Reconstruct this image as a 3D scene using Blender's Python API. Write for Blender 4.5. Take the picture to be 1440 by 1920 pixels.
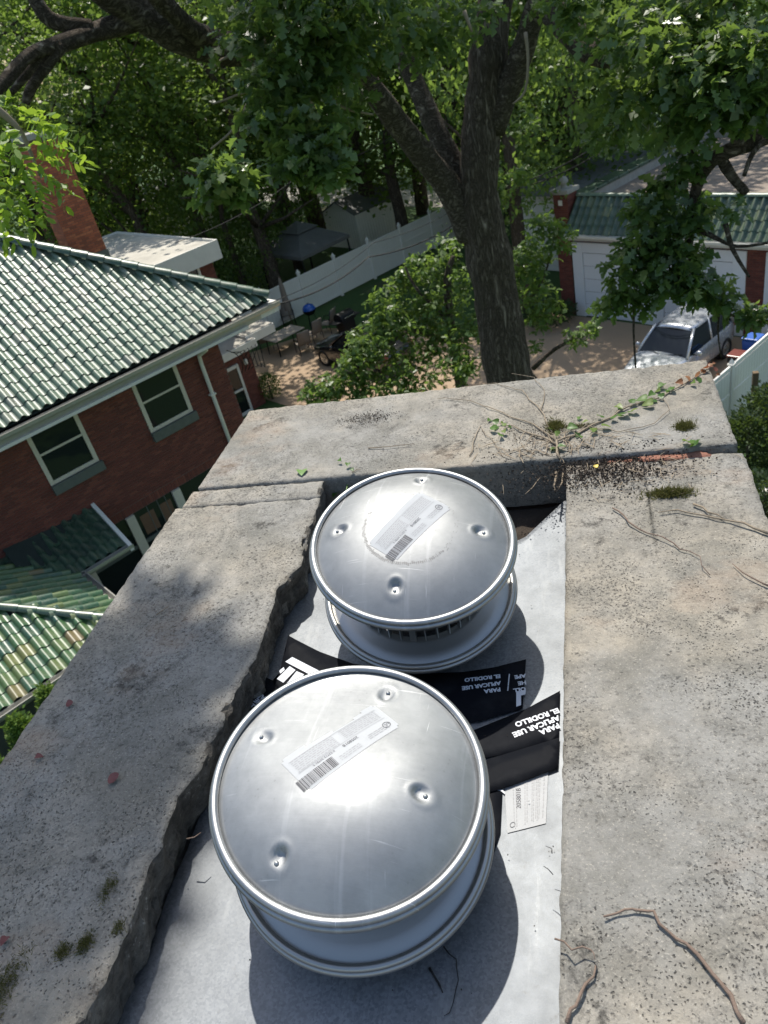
import bpy, math, random
import numpy as np
from mathutils import Vector, Matrix

for o in list(bpy.data.objects): bpy.data.objects.remove(o)
scene = bpy.context.scene
COL = scene.collection
rnd = random.Random(7)
rng = np.random.default_rng(7)

# ------------------------------------------------------------------ camera
H = 11.5                      # camera height above the yard
FPX = 1440.0
def _n(v):
    v = np.array(v, float); return v / np.linalg.norm(v)
def _dc(px, py): return np.array([(px - 720) / FPX, (960 - py) / FPX, -1.0])
_up = -_n(_dc(1265, 3100))
_Y = _dc(1045, -90); _Y = _n(_Y - _up * np.dot(_Y, _up)); _X = np.cross(_Y, _up)
RC = np.array([_X, _Y, _up])
cam_d = bpy.data.cameras.new("camera")
cam_d.sensor_fit = 'VERTICAL'; cam_d.sensor_height = 9.15; cam_d.sensor_width = 6.86; cam_d.lens = 6.8625
cam_d.clip_start = 0.02; cam_d.clip_end = 2000
cam_d.dof.use_dof = True; cam_d.dof.focus_distance = 1.45; cam_d.dof.aperture_fstop = 2.6
cam = bpy.data.objects.new("camera", cam_d); COL.objects.link(cam)
M4 = Matrix([[*RC[0], 0], [*RC[1], 0], [*RC[2], H], [0, 0, 0, 1]])
cam.matrix_world = M4
scene.camera = cam

# ------------------------------------------------------------------ sky, sun, exposure
SUN = _n([-0.129, 0.494, 0.86])
el = math.asin(SUN[2]); azs = math.atan2(SUN[0], SUN[1])
w = bpy.data.worlds.new("World"); scene.world = w; w.use_nodes = True
nt = w.node_tree; bg = nt.nodes['Background']
sky = nt.nodes.new('ShaderNodeTexSky'); sky.sky_type = 'NISHITA'; sky.sun_disc = False
sky.sun_elevation = el; sky.sun_rotation = azs
sky.air_density = 1.3; sky.dust_density = 2.0
nt.links.new(sky.outputs[0], bg.inputs[0]); bg.inputs[1].default_value = 0.145
sl = bpy.data.lights.new("sun", 'SUN'); sl.energy = 4.6; sl.angle = math.radians(0.53); sl.color = (1.0, 0.95, 0.86)
so = bpy.data.objects.new("sun", sl); COL.objects.link(so)
so.rotation_euler = Vector(-SUN).to_track_quat('-Z', 'Y').to_euler()
so.location = (0, 0, 40)
scene.view_settings.view_transform = 'Standard'; scene.view_settings.look = 'None'
scene.view_settings.gamma = 1.0; scene.view_settings.exposure = 0.35
scene.view_settings.use_curve_mapping = False
scene.render.engine = 'CYCLES'
scene.cycles.max_bounces = 6; scene.cycles.transparent_max_bounces = 6

# ------------------------------------------------------------------ measuring helpers
def ray(px, py): return RC @ _dc(px, py)
O = np.array([0, 0, H])
def onz(px, py, z):
    r = ray(px, py); return O + r * ((z - H) / r[2])
def atd(px, py, d):
    r = ray(px, py); return O + r * (d / math.hypot(r[0], r[1]))
def onplane(px, py, p0, n):
    r = ray(px, py); return O + r * (np.dot(np.array(p0) - O, n) / np.dot(r, n))
HA = math.radians(35.5)
AU = np.array([math.sin(HA), math.cos(HA), 0]); BV = np.array([math.cos(HA), -math.sin(HA), 0]); UZ = np.array([0, 0, 1.0])
def hp(u, v, z=0.0): return AU * u + BV * v + UZ * z      # house frame -> world
def visible(P):
    c = RC.T @ (np.array(P) - O)
    if c[2] > -0.05: return False
    x = 720 + FPX * c[0] / -c[2]; y = 960 - FPX * c[1] / -c[2]
    return -25 < x < 1465 and -25 < y < 1945

# ------------------------------------------------------------------ mesh helpers
class MB:
    def __init__(s): s.v = []; s.f = []; s.c = []
    def add(s, verts, faces, col=None):
        k = len(s.v); s.v.extend([tuple(float(c) for c in q) for q in verts])
        s.f.extend([tuple(i + k for i in f) for f in faces])
        if col is not None or s.c:
            s.c.extend([col if col is not None else (0, 0, 0)] * len(verts))
        return s
    def box(s, c, size, ax=None, col=None):
        c = np.array(c, float); X, Y, Z = ax if ax is not None else (np.array([1., 0, 0]), np.array([0, 1., 0]), UZ)
        X, Y, Z = X * size[0] / 2, Y * size[1] / 2, Z * size[2] / 2
        v = [c - X - Y - Z, c + X - Y - Z, c + X + Y - Z, c - X + Y - Z, c - X - Y + Z, c + X - Y + Z, c + X + Y + Z, c - X + Y + Z]
        return s.add(v, [(0, 3, 2, 1), (4, 5, 6, 7), (0, 1, 5, 4), (1, 2, 6, 5), (2, 3, 7, 6), (3, 0, 4, 7)], col)
    def hbox(s, u0, u1, v0, v1, z0, z1, col=None):     # box in the house frame
        return s.box(hp((u0 + u1) / 2, (v0 + v1) / 2, (z0 + z1) / 2), (u1 - u0, v1 - v0, z1 - z0), (AU, BV, UZ), col)
    def tube(s, pts, rad, n=8, cap=True, wob=0.0):
        pts = [np.array(p, float) for p in pts]; m = len(pts)
        if not hasattr(rad, '__len__'): rad = [rad] * m
        ref = None; V = []
        for i in range(m):
            t = _n(pts[min(i + 1, m - 1)] - pts[max(i - 1, 0)])
            if ref is None:
                ref = np.array([0, 0, 1.]) if abs(t[2]) < .9 else np.array([1., 0, 0])
            x = _n(ref - t * np.dot(ref, t)); y = np.cross(t, x); ref = x
            for k in range(n):
                a = 2 * math.pi * k / n
                rr = rad[i] * (1 + (rnd.uniform(-wob, wob) if wob else 0))
                V.append(pts[i] + (x * math.cos(a) + y * math.sin(a)) * rr)
        F = [(i * n + k, i * n + (k + 1) % n, (i + 1) * n + (k + 1) % n, (i + 1) * n + k) for i in range(m - 1) for k in range(n)]
        if cap: F += [tuple(range(n - 1, -1, -1)), tuple((m - 1) * n + k for k in range(n))]
        return s.add(V, F)
    def lathe(s, prof, n=64, M=None, c=(0, 0, 0)):
        V = []; c = np.array(c, float)
        for r, z in prof:
            for k in range(n):
                a = 2 * math.pi * k / n; p = np.array([r * math.cos(a), r * math.sin(a), z])
                V.append((M @ p if M is not None else p) + c)
        m = len(prof)
        F = [(i * n + k, i * n + (k + 1) % n, (i + 1) * n + (k + 1) % n, (i + 1) * n + k) for i in range(m - 1) for k in range(n)]
        return s.add(V, F)
    def prism(s, poly, z0, z1, fr=None, col=None):      # poly: list of 2D, extruded along z ; fr maps (x,y,z)->world
        n = len(poly); fr = fr or (lambda x, y, z: (x, y, z))
        V = [fr(x, y, z0) for x, y in poly] + [fr(x, y, z1) for x, y in poly]
        F = [tuple(range(n - 1, -1, -1)), tuple(range(n, 2 * n))] + [(i, (i + 1) % n, n + (i + 1) % n, n + i) for i in range(n)]
        return s.add(V, F, col)
    def mesh(s, name, origin=(0, 0, 0), smooth=False):
        o = np.array(origin, float); me = bpy.data.meshes.new(name)
        V = np.array(s.v) - o; me.from_pydata(V.tolist(), [], s.f)
        if smooth: me.polygons.foreach_set('use_smooth', [True] * len(me.polygons))
        if s.c:
            at = me.color_attributes.new('tint', 'FLOAT_COLOR', 'POINT')
            cc = np.ones((len(s.v), 4)); c3 = np.array([x if x is not None else (0, 0, 0) for x in s.c]); cc[:, :3] = c3
            at.data.foreach_set('color', cc.ravel())
        me.update(); return me
    def build(s, name, mat, parent=None, smooth=False, bevel=0.0, auto=None):
        org = np.array(parent_loc(parent)) if parent else np.array(s.v).mean(0) * [1, 1, 0] + [0, 0, np.array(s.v)[:, 2].min()]
        me = s.mesh(name, org, smooth); me.materials.append(mat)
        if auto is not None: me.shade_smooth() if hasattr(me, 'shade_smooth') else None
        ob = bpy.data.objects.new(name, me); COL.objects.link(ob)
        if parent: ob.parent = parent
        else: ob.location = org
        if bevel:
            b = ob.modifiers.new('bevel', 'BEVEL'); b.width = bevel; b.segments = 2; b.limit_method = 'ANGLE'
        return ob
def parent_loc(o):
    l = np.array(o.location); 
    while o.parent: o = o.parent; l = l + np.array(o.location)
    return l
def empty(name, loc):
    o = bpy.data.objects.new(name, None); COL.objects.link(o); o.location = tuple(float(c) for c in loc); o.empty_display_size = .2; return o
def tag(o, label=None, cat=None, group=None, kind=None):
    if label: o['label'] = label
    if cat: o['category'] = cat
    if group: o['group'] = group
    if kind: o['kind'] = kind
    return o
def thing(name, loc, label, cat, group=None): return tag(empty(name, loc), label, cat, group)
def inst(name, me, parent, M):
    ob = bpy.data.objects.new(name, me); COL.objects.link(ob); ob.parent = parent
    M = M.copy(); M.translation = M.translation - Vector(parent_loc(parent)); ob.matrix_local = M; return ob
def mat4(X, Y, Z, p): return Matrix([[X[0], Y[0], Z[0], p[0]], [X[1], Y[1], Z[1], p[1]], [X[2], Y[2], Z[2], p[2]], [0, 0, 0, 1]])
def copy_tree(o, parent=None):
    c = o.copy(); COL.objects.link(c); c.parent = parent
    for ch in o.children: copy_tree(ch, c)
    return c
def leaf_mesh(name, tmpl, P, Rm, S, cols=None):
    """many small leaves as one mesh: template polygon (k,3) at N places"""
    k = len(tmpl); N = len(P)
    V = np.einsum('nij,kj->nki', Rm, tmpl) * S[:, None, None] + P[:, None, :]
    me = bpy.data.meshes.new(name); me.vertices.add(N * k); me.vertices.foreach_set('co', V.reshape(-1).astype(np.float32))
    me.loops.add(N * k); me.loops.foreach_set('vertex_index', np.arange(N * k, dtype=np.int32))
    me.polygons.add(N); me.polygons.foreach_set('loop_start', np.arange(0, N * k, k, dtype=np.int32))
    me.polygons.foreach_set('loop_total', np.full(N, k, dtype=np.int32))
    at = me.color_attributes.new('tint', 'FLOAT_COLOR', 'POINT')
    c = np.ones((N, k, 4), np.float32); t = rng.random((N, 1)) if cols is None else cols[:, None]
    c[:, :, 0] = t; c[:, :, 1] = rng.random((N, 1)); at.data.foreach_set('color', c.ravel())
    me.update(calc_edges=True); me.validate(); return me
def rot_frames(D, up_bias=0.6, n=None):
    """frames with x along D, z (leaf normal) biased upwards"""
    N = len(D); D = D / np.linalg.norm(D, axis=1)[:, None]
    U = rng.normal(size=(N, 3)) * (1 - up_bias) + np.array([0, 0, 1.0]) * up_bias
    Z = U - D * (U * D).sum(1)[:, None]; Z /= np.linalg.norm(Z, axis=1)[:, None] + 1e-9
    Y = np.cross(Z, D); return np.stack([D, Y, Z], axis=2)

# ------------------------------------------------------------------ material helpers
def material(name):
    m = bpy.data.materials.new(name); m.use_nodes = True
    nt = m.node_tree; b = nt.nodes['Principled BSDF']; return m, nt, b
class NT:
    def __init__(s, nt): s.nt = nt
    def n(s, t, **kw):
        x = s.nt.nodes.new(t)
        for k, v in kw.items():
            if k.startswith('_'): setattr(x, k[1:], v)
        return x
    def l(s, a, b): s.nt.links.new(a, b)
    def coord(s, out='Object', scale=(1, 1, 1), rot=(0, 0, 0)):
        c = s.n('ShaderNodeTexCoord'); m = s.n('ShaderNodeMapping'); m.inputs['Scale'].default_value = scale; m.inputs['Rotation'].default_value = rot
        s.l(c.outputs[out], m.inputs[0]); return m.outputs[0]
    def noise(s, co, scale, detail=6, rough=.6, out=0, dist=0):
        x = s.n('ShaderNodeTexNoise'); s.l(co, x.inputs['Vector']); x.inputs['Scale'].default_value = scale
        x.inputs['Detail'].default_value = detail; x.inputs['Roughness'].default_value = rough; x.inputs['Distortion'].default_value = dist; return x.outputs[out]
    def vor(s, co, scale, feat='F1', out=0):
        x = s.n('ShaderNodeTexVoronoi'); x.feature = feat; s.l(co, x.inputs['Vector']); x.inputs['Scale'].default_value = scale; return x.outputs[out]
    def ramp(s, fac, stops, interp='LINEAR'):
        x = s.n('ShaderNodeValToRGB'); s.l(fac, x.inputs[0]); e = x.color_ramp.elements; x.color_ramp.interpolation = interp
        while len(e) < len(stops): e.new(.5)
        for i, (p, c) in enumerate(stops):
            e[i].position = p; e[i].color = (*c, 1) if hasattr(c, '__len__') else (c, c, c, 1)
        return x.outputs[0]
    def mix(s, f, a, b, mode='MIX'):
        x = s.n('ShaderNodeMix'); x.data_type = 'RGBA'; x.blend_type = mode
        for i, val in ((0, f), (6, a), (7, b)):
            if hasattr(val, 'links') or hasattr(val, 'is_linked'): s.l(val, x.inputs[i])
            else: x.inputs[i].default_value = val if i == 0 else ((*val, 1) if hasattr(val, '__len__') else (val, val, val, 1))
        return x.outputs[2]
    def math(s, op, a, b=0.0):
        x = s.n('ShaderNodeMath'); x.operation = op
        for i, val in ((0, a), (1, b)):
            if hasattr(val, 'is_linked'): s.l(val, x.inputs[i])
            else: x.inputs[i].default_value = val
        return x.outputs[0]
    def bump(s, h, strength, dist, prev=None):
        x = s.n('ShaderNodeBump'); s.l(h, x.inputs['Height']); x.inputs['Strength'].default_value = strength; x.inputs['Distance'].default_value = dist
        if prev is not None: s.l(prev, x.inputs['Normal'])
        return x.outputs[0]
    def attr(s, name='tint', out='Color'):
        x = s.n('ShaderNodeAttribute'); x.attribute_name = name; return x.outputs[out]
    def sep(s, c, i):
        x = s.n('ShaderNodeSeparateColor'); s.l(c, x.inputs[0]); return x.outputs[i]

def plain(name, col, rough=.6, metal=0.0, var=.25, scale=6.0, bump=.15, spec=.5, coat=0.0):
    """painted / plain surface with a little dirt and relief"""
    m, nt, b = material(name); q = NT(nt); co = q.coord()
    n1 = q.noise(co, scale, 8, .65); n2 = q.noise(co, scale * 9, 4, .6)
    f = q.math('MULTIPLY', q.ramp(n1, [(.3, 0), (.75, 1)]), var)
    c = q.mix(f, col, tuple(x * .45 for x in col)); nt.links.new(c, b.inputs['Base Color'])
    nt.links.new(q.ramp(n1, [(0, max(0, rough - .12)), (1, min(1, rough + .12))]), b.inputs['Roughness'])
    b.inputs['Metallic'].default_value = metal; b.inputs['Specular IOR Level'].default_value = spec; b.inputs['Coat Weight'].default_value = coat
    if bump: nt.links.new(q.bump(n2, bump, .004), b.inputs['Normal'])
    return m

MT = {}
def make_materials():
    # weathered cast-stone capping
    m, nt, b = material('weathered_concrete'); q = NT(nt); co = q.coord()
    big = q.noise(co, 2.6, 6, .6); mid = q.noise(co, 12, 9, .72); fine = q.noise(co, 75, 8, .78); grit = q.noise(co, 260, 4, .75); spk = q.noise(co, 150, 5, .7)
    c = q.mix(q.ramp(big, [(.42, 0), (.6, 1)]), (.27, .262, .242), (.335, .30, .245))
    c = q.mix(q.math('MULTIPLY', q.ramp(mid, [(.42, 0), (.66, 1)]), .62), c, (.145, .138, .12))
    blot = q.noise(co, 4.2, 8, .7, dist=.6); c = q.mix(q.math('MULTIPLY', q.ramp(blot, [(.47, 0), (.62, 1)]), .5), c, (.125, .122, .105))
    c = q.mix(q.math('MULTIPLY', q.ramp(q.noise(co, 2.1, 6, .65), [(.52, 0), (.66, 1)]), .22), c, (.38, .35, .30))
    msk = q.ramp(q.noise(co, 3.4, 5, .6), [(.38, .25), (.58, 1)])
    c = q.mix(q.math('MULTIPLY', q.math('MULTIPLY', q.ramp(fine, [(.36, 1), (.52, 0)]), .75), msk), c, (.10, .095, .085))
    c = q.mix(q.math('MULTIPLY', q.math('MULTIPLY', q.ramp(spk, [(.36, 1), (.45, 0)]), .8), msk), c, (.065, .06, .055))
    c = q.mix(q.math('MULTIPLY', q.ramp(grit, [(.56, 0), (.68, 1)]), .55), c, (.50, .465, .40))
    dco = q.n('ShaderNodeVectorMath'); dco.operation = 'ADD'; nv = q.n('ShaderNodeVectorMath'); nv.operation = 'SCALE'; nv.inputs[3].default_value = .016; q.l(q.noise(co, 70, 4, .6, 1), nv.inputs[0]); q.l(co, dco.inputs[0]); q.l(nv.outputs[0], dco.inputs[1]); wco = dco.outputs[0]
    pn = q.noise(co, 6, 5, .6); pit = q.vor(wco, 70); pm = q.math('MULTIPLY', q.ramp(pit, [(.10, 1), (.26, 0)]), q.ramp(pn, [(.47, 0), (.6, 1)]))
    pit2 = q.vor(wco, 170); pm2 = q.math('MULTIPLY', q.ramp(pit2, [(.12, 1), (.30, 0)]), q.ramp(q.noise(co, 5.5, 6, .7), [(.47, 0), (.56, 1)]))
    pit_all = q.math('MAXIMUM', q.math('MULTIPLY', pm, .8), pm2)
    c = q.mix(q.math('MULTIPLY', pit_all, .85), c, (.05, .046, .042))
    li = q.math('MULTIPLY', q.ramp(q.noise(co, 7.5, 9, .75), [(.57, 0), (.63, 1)]), q.ramp(fine, [(.42, 0), (.52, 1)]))
    c = q.mix(q.math('MULTIPLY', li, .85), c, (.045, .042, .038))
    rust = q.ramp(q.noise(q.coord(scale=(1, 1.4, 1)), 2.3, 5), [(.58, 0), (.72, 1)])
    c = q.mix(q.math('MULTIPLY', rust, .3), c, (.40, .26, .16))
    nt.links.new(c, b.inputs['Base Color']); b.inputs['Roughness'].default_value = .92; b.inputs['Specular IOR Level'].default_value = .25
    h = q.math('SUBTRACT', q.math('ADD', q.math('MULTIPLY', mid, .5), q.math('MULTIPLY', fine, .6)), q.math('MULTIPLY', pit_all, .7))
    nt.links.new(q.bump(grit, .5, .0018, q.bump(h, .8, .006)), b.inputs['Normal']); MT['concrete'] = m
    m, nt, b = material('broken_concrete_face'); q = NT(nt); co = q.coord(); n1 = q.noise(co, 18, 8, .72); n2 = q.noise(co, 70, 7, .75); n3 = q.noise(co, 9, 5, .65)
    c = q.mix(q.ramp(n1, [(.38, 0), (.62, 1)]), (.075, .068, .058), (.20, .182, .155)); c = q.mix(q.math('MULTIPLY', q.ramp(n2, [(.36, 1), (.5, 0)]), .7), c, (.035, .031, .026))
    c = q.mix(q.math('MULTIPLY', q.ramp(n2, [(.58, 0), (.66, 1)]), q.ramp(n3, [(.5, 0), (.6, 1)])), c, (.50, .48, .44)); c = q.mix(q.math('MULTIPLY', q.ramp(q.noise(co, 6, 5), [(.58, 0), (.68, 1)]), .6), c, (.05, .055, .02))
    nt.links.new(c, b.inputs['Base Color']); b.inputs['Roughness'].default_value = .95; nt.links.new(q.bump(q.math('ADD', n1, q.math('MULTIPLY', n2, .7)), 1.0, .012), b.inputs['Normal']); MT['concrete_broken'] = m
    # galvanised sheet
    m, nt, b = material('galvanised_sheet'); q = NT(nt); co = q.coord()
    sp = q.vor(co, 300, out=1); spv = q.sep(sp, 0); st_ = q.noise(q.coord(scale=(10, 1.4, 1)), 2.2, 6, .7); n1 = q.noise(co, 9, 8, .7); n2 = q.noise(co, 260, 4, .7)
    c = q.mix(q.math('MULTIPLY', spv, .8), (.15, .162, .178), (.27, .285, .30)); c = q.mix(q.math('MULTIPLY', q.ramp(n1, [(.45, 0), (.7, 1)]), .22), c, (.12, .125, .125))
    c = q.mix(q.math('MULTIPLY', q.ramp(st_, [(.56, 0), (.72, 1)]), .45), c, (.34, .35, .355)); c = q.mix(q.math('MULTIPLY', q.ramp(q.noise(co, 30, 7, .75), [(.6, 0), (.7, 1)]), .5), c, (.10, .095, .085)); nt.links.new(c, b.inputs['Base Color']); b.inputs['Metallic'].default_value = .6
    r = q.math('ADD', q.math('MULTIPLY', n1, .25), q.math('ADD', q.math('MULTIPLY', spv,   .1), .44)); nt.links.new(r, b.inputs['Roughness'])
    nt.links.new(q.bump(n2, .22, .0008, q.bump(q.noise(co, 4, 2), .15, .01)), b.inputs['Normal']); MT['galv'] = m
    # spun aluminium
    m, nt, b = material('spun_aluminium'); q = NT(nt); co = q.coord()
    br = q.noise(q.coord(scale=(14, 900, 14), rot=(0, 0, .55)), 1, 4, .6); n1 = q.noise(co, 12, 8, .7); sc = q.noise(q.coord(scale=(3, 90, 3), rot=(0, 0, -.8)), 3, 3, .5)
    wv = q.noise(co, 55, 6, .7)
    c = q.mix(q.math('MULTIPLY', q.ramp(n1, [(.38, 0), (.66, 1)]), .6), (.37, .38, .385), (.235, .245, .255))
    c = q.mix(q.math('MULTIPLY', q.ramp(sc, [(.68, 0), (.74, 1)]), .35), c, (.88, .88, .88))
    sc2 = q.noise(q.coord(scale=(60, 2.2, 3), rot=(0, 0, .35)), 3, 3, .5); c = q.mix(q.math('MULTIPLY', q.ramp(sc2, [(.70, 0), (.74, 1)]), .5), c, (.9, .9, .9))
    drip = q.noise(q.coord(scale=(34, 1.2, 1)), 1.5, 4, .6); c = q.mix(q.math('MULTIPLY', q.ramp(drip, [(.6, 0), (.72, 1)]), .22), c, (.62, .63, .64))
    spot = q.vor(co, 95); c = q.mix(q.math('MULTIPLY', q.math('MULTIPLY', q.ramp(spot, [(.08, 1), (.2, 0)]), q.ramp(n1, [(.5, 0), (.62, 1)])), .45), c, (.2, .2, .2))
    nt.links.new(c, b.inputs['Base Color']); b.inputs['Metallic'].default_value = .95
    r = q.math('ADD', q.math('MULTIPLY', br, .12), q.math('ADD', q.math('MULTIPLY', wv, .14), .56)); nt.links.new(r, b.inputs['Roughness'])
    nt.links.new(q.bump(br, .06, .001, q.bump(n1, .05, .006)), b.inputs['Normal']); MT['alu'] = m
    def two_lobe(mm, w_):      # satin body plus a thin sharper sheen
        t_ = mm.node_tree; pb = t_.nodes['Principled BSDF']; g = t_.nodes.new('ShaderNodeBsdfGlossy'); g.inputs['Roughness'].default_value = .22; mx = t_.nodes.new('ShaderNodeMixShader'); mx.inputs[0].default_value = w_
        t_.links.new(pb.inputs['Base Color'].links[0].from_socket, g.inputs['Color']); t_.links.new(pb.inputs['Normal'].links[0].from_socket, g.inputs['Normal'])
        t_.links.new(pb.outputs[0], mx.inputs[1]); t_.links.new(g.outputs[0], mx.inputs[2]); t_.links.new(mx.outputs[0], t_.nodes['Material Output'].inputs[0])
    m2 = m.copy(); m2.name = 'bright_rolled_aluminium'; MT['alu_rim'] = m2
    for n_ in m2.node_tree.nodes:
        if n_.type == 'BSDF_PRINCIPLED': m2.node_tree.links.remove(n_.inputs['Roughness'].links[0]); n_.inputs['Roughness'].default_value = .46
    m3 = m2.copy(); m3.name = 'spun_aluminium_dish'; MT['alu_dish'] = m3; m3.node_tree.nodes['Principled BSDF'].inputs['Roughness'].default_value = .37; m3.node_tree.nodes['Principled BSDF'].inputs['Metallic'].default_value = .85; m3.node_tree.links.remove(m3.node_tree.nodes['Principled BSDF'].inputs['Base Color'].links[0]); m3.node_tree.nodes['Principled BSDF'].inputs['Base Color'].default_value = (.37, .365, .35, 1)
    m4 = m.copy(); m4.name = 'dull_spun_aluminium'; MT['alu_far'] = m4; p4 = m4.node_tree.nodes['Principled BSDF']; m4.node_tree.links.remove(p4.inputs['Roughness'].links[0]); p4.inputs['Roughness'].default_value = .6; p4.inputs['Metallic'].default_value = .85
    two_lobe(m, .13); two_lobe(m4, .06)
    lk = p4.inputs['Base Color'].links[0].from_socket; q4 = NT(m4.node_tree); m4.node_tree.links.new(q4.mix(1.0, lk, (.8, .8, .8), 'MULTIPLY'), p4.inputs['Base Color'])
    MT['alu_dark'] = plain('dull_aluminium', (.45, .46, .47), .4, .9, .3, 20, .1)
    # scuffed dirty ring is a stain of its own on the older dome
    MT['scuff'] = plain('grey_scuff', (.20, .20, .20), .6, .6, .3, 60, .1)
    MT['sticker'] = plain('paper_label', (.42, .43, .44), .6, 0, .12, 30, .1, .2)
    MT['ink'] = plain('label_ink', (.06, .06, .07), .6, 0, 0, 10, 0)
    MT['ink_grey'] = plain('label_small_print', (.30, .30, .31), .6, 0, 0, 10, 0)
    m, nt, b = material('black_flashing_tape'); q = NT(nt); co = q.coord(); n1 = q.noise(co, 14, 6, .6)
    nt.links.new(q.mix(q.ramp(n1, [(.5, 0), (.8, 1)]), (.008, .009, .012), (.02, .021, .024)), b.inputs['Base Color']); b.inputs['Specular IOR Level'].default_value = .04
    nt.links.new(q.ramp(n1, [(.2, .5), (.8, .68)]), b.inputs['Roughness']); nt.links.new(q.bump(q.noise(co, 22, 3), .35, .004), b.inputs['Normal']); MT['tape'] = m
    MT['tape_print'] = plain('tape_print_white', (.55, .58, .64), .45, 0, .15, 30, 0)
    # brick and mortar (per brick tint)
    m, nt, b = material('red_brick'); q = NT(nt); t = q.attr(); f = q.sep(t, 0); g = q.sep(t, 1); co = q.coord()
    c = q.ramp(f, [(0, (.075, .019, .014)), (.4, (.12, .028, .019)), (.75, (.16, .04, .025)), (1, (.21, .065, .04))])
    c = q.mix(q.math('MULTIPLY', q.noise(co, 3, 6), .5), c, (.11, .03, .022)); c = q.mix(q.math('MULTIPLY', q.noise(co, 70, 4), .5), c, (.15, .05, .035))
    nt.links.new(c, b.inputs['Base Color']); b.inputs['Roughness'].default_value = .82; nt.links.new(q.bump(q.noise(co, 90, 5), .4, .004), b.inputs['Normal']); MT['brick'] = m
    m5 = m.copy(); m5.name = 'salmon_brick'; MT['brick_stack'] = m5
    for n_ in m5.node_tree.nodes:
        if n_.type == 'VALTORGB':
            for e_ in n_.color_ramp.elements: e_.color = (min(1, e_.color[0] * 3.2 + .07), min(1, e_.color[1] * 3.2 + .035), min(1, e_.color[2] * 2.3 + .015), 1)
    MT['mortar'] = plain('mortar', (.14, .095, .08), .95, 0, .4, 8, .4)
    # glazed green roof tile
    def tile(name, stops, rough):
        m, nt, b = material(name); q = NT(nt); oi = q.n('ShaderNodeObjectInfo'); co = q.coord('Generated')
        f = q.math('FRACT', q.math('ADD', oi.outputs['Random'], q.sep(q.attr(), 0)))
        c = q.ramp(f, stops); wc = q.coord('Object'); d = q.noise(wc, 8, 7, .7)
        c = q.mix(q.math('MULTIPLY', q.ramp(d, [(.45, 0), (.75, 1)]), .4), c, (.30, .26, .19))
        nt.links.new(c, b.inputs['Base Color']); nt.links.new(q.ramp(d, [(.3, rough), (.8, rough + .12)]), b.inputs['Roughness'])
        b.inputs['Specular IOR Level'].default_value = .5; b.inputs['Coat Weight'].default_value = .3; b.inputs['Coat Roughness'].default_value = .34
        nt.links.new(q.bump(q.noise(wc, 40, 3), .12, .004), b.inputs['Normal']); return m
    MT['tile'] = tile('green_glazed_tile', [(0, (.05, .105, .065)), (.35, (.08, .14, .09)), (.7, (.11, .165, .115)), (.9, (.17, .20, .15)), (1, (.05, .08, .065))], .38)
    MT['tile_porch'] = tile('porch_glazed_tile', [(0, (.022, .075, .05)), (.4, (.04, .11, .045)), (.75, (.065, .13, .045)), (.94, (.12, .15, .045)), (1, (.16, .10, .05))], .3)
    MT['tile_garage'] = tile('garage_glazed_tile', [(0, (.02, .05, .035)), (.5, (.035, .075, .045)), (.85, (.055, .095, .055)), (1, (.10, .13, .06))], .4)
    MT['tile_dark'] = tile('dark_green_glazed_tile', [(0, (.02, .05, .035)), (1, (.035, .085, .05))], .3)
    MT['underlay'] = plain('roof_underlay', (.02, .03, .025), .9, 0, .4, 5, .3)
    MT['white'] = plain('white_painted_trim', (.66, .65, .60), .5, 0, .22, 4, .08)
    MT['cream'] = plain('cream_painted_frame', (.55, .52, .43), .55, 0, .25, 5, .08)
    MT['vinyl'] = plain('white_vinyl', (.86, .82, .75), .35, 0, .12, 2.5, .04)
    MT['doorwhite'] = plain('white_garage_door', (.68, .70, .73), .4, 0, .1, 2, .03)
    MT['slate'] = plain('dark_slate_sill', (.10, .115, .105), .6, 0, .4, 8, .3)
    MT['stone'] = plain('limestone_coping', (.36, .345, .31), .9, 0, .5, 5, .5)
    MT['alu_gutter'] = plain('painted_metal_gutter', (.42, .41, .37), .35, .3, .3, 6, .05)
    m, nt, b = material('window_glass'); q = NT(nt); b.inputs['Base Color'].default_value = (.012, .016, .017, 1); b.inputs['Roughness'].default_value = .04; b.inputs['Specular IOR Level'].default_value = .4
    nt.links.new(q.bump(q.noise(q.coord(), 1.6, 2), .1, .02), b.inputs['Normal']); MT['glass'] = m
    MT['flatroof'] = plain('pale_roof_membrane', (.50, .47, .40), .8, 0, .75, 1.1, .2)
    MT['gravelroof'] = plain('gravel_flat_roof', (.29, .235, .19), .95, 0, .8, 1.6, 1.0)
    MT['bronze'] = plain('grey_roofing', (.19, .19, .19), .9, 0, .4, 4, .4)
    # ground
    m, nt, b = material('lawn_ground'); q = NT(nt); co = q.coord(); n1 = q.noise(co, .25, 8, .6); n2 = q.noise(co, 9, 8, .7)
    c = q.mix(n2, (.02, .055, .012), (.06, .12, .025)); c = q.mix(q.ramp(n1, [(.55, 0), (.7, 1)]), c, (.10, .085, .05))
    nt.links.new(c, b.inputs['Base Color']); b.inputs['Roughness'].default_value = .95; nt.links.new(q.bump(n2, 1, .05), b.inputs['Normal']); MT['lawn'] = m
    m, nt, b = material('tan_driveway'); q = NT(nt); co = q.coord(); n1 = q.noise(co, .6, 8, .65); n2 = q.noise(co, 18, 8, .7)
    c = q.mix(n1, (.40, .28, .175), (.30, .22, .15)); c = q.mix(q.math('MULTIPLY', q.ramp(n2, [(.5, 0), (.75, 1)]), .5), c, (.13, .10, .075))
    nt.links.new(c, b.inputs['Base Color']); b.inputs['Roughness'].default_value = .9; nt.links.new(q.bump(n2, .4, .01), b.inputs['Normal']); MT['drive'] = m
    MT['road'] = plain('pale_road', (.30, .28, .25), .9, 0, .4, .8, .3)
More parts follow.
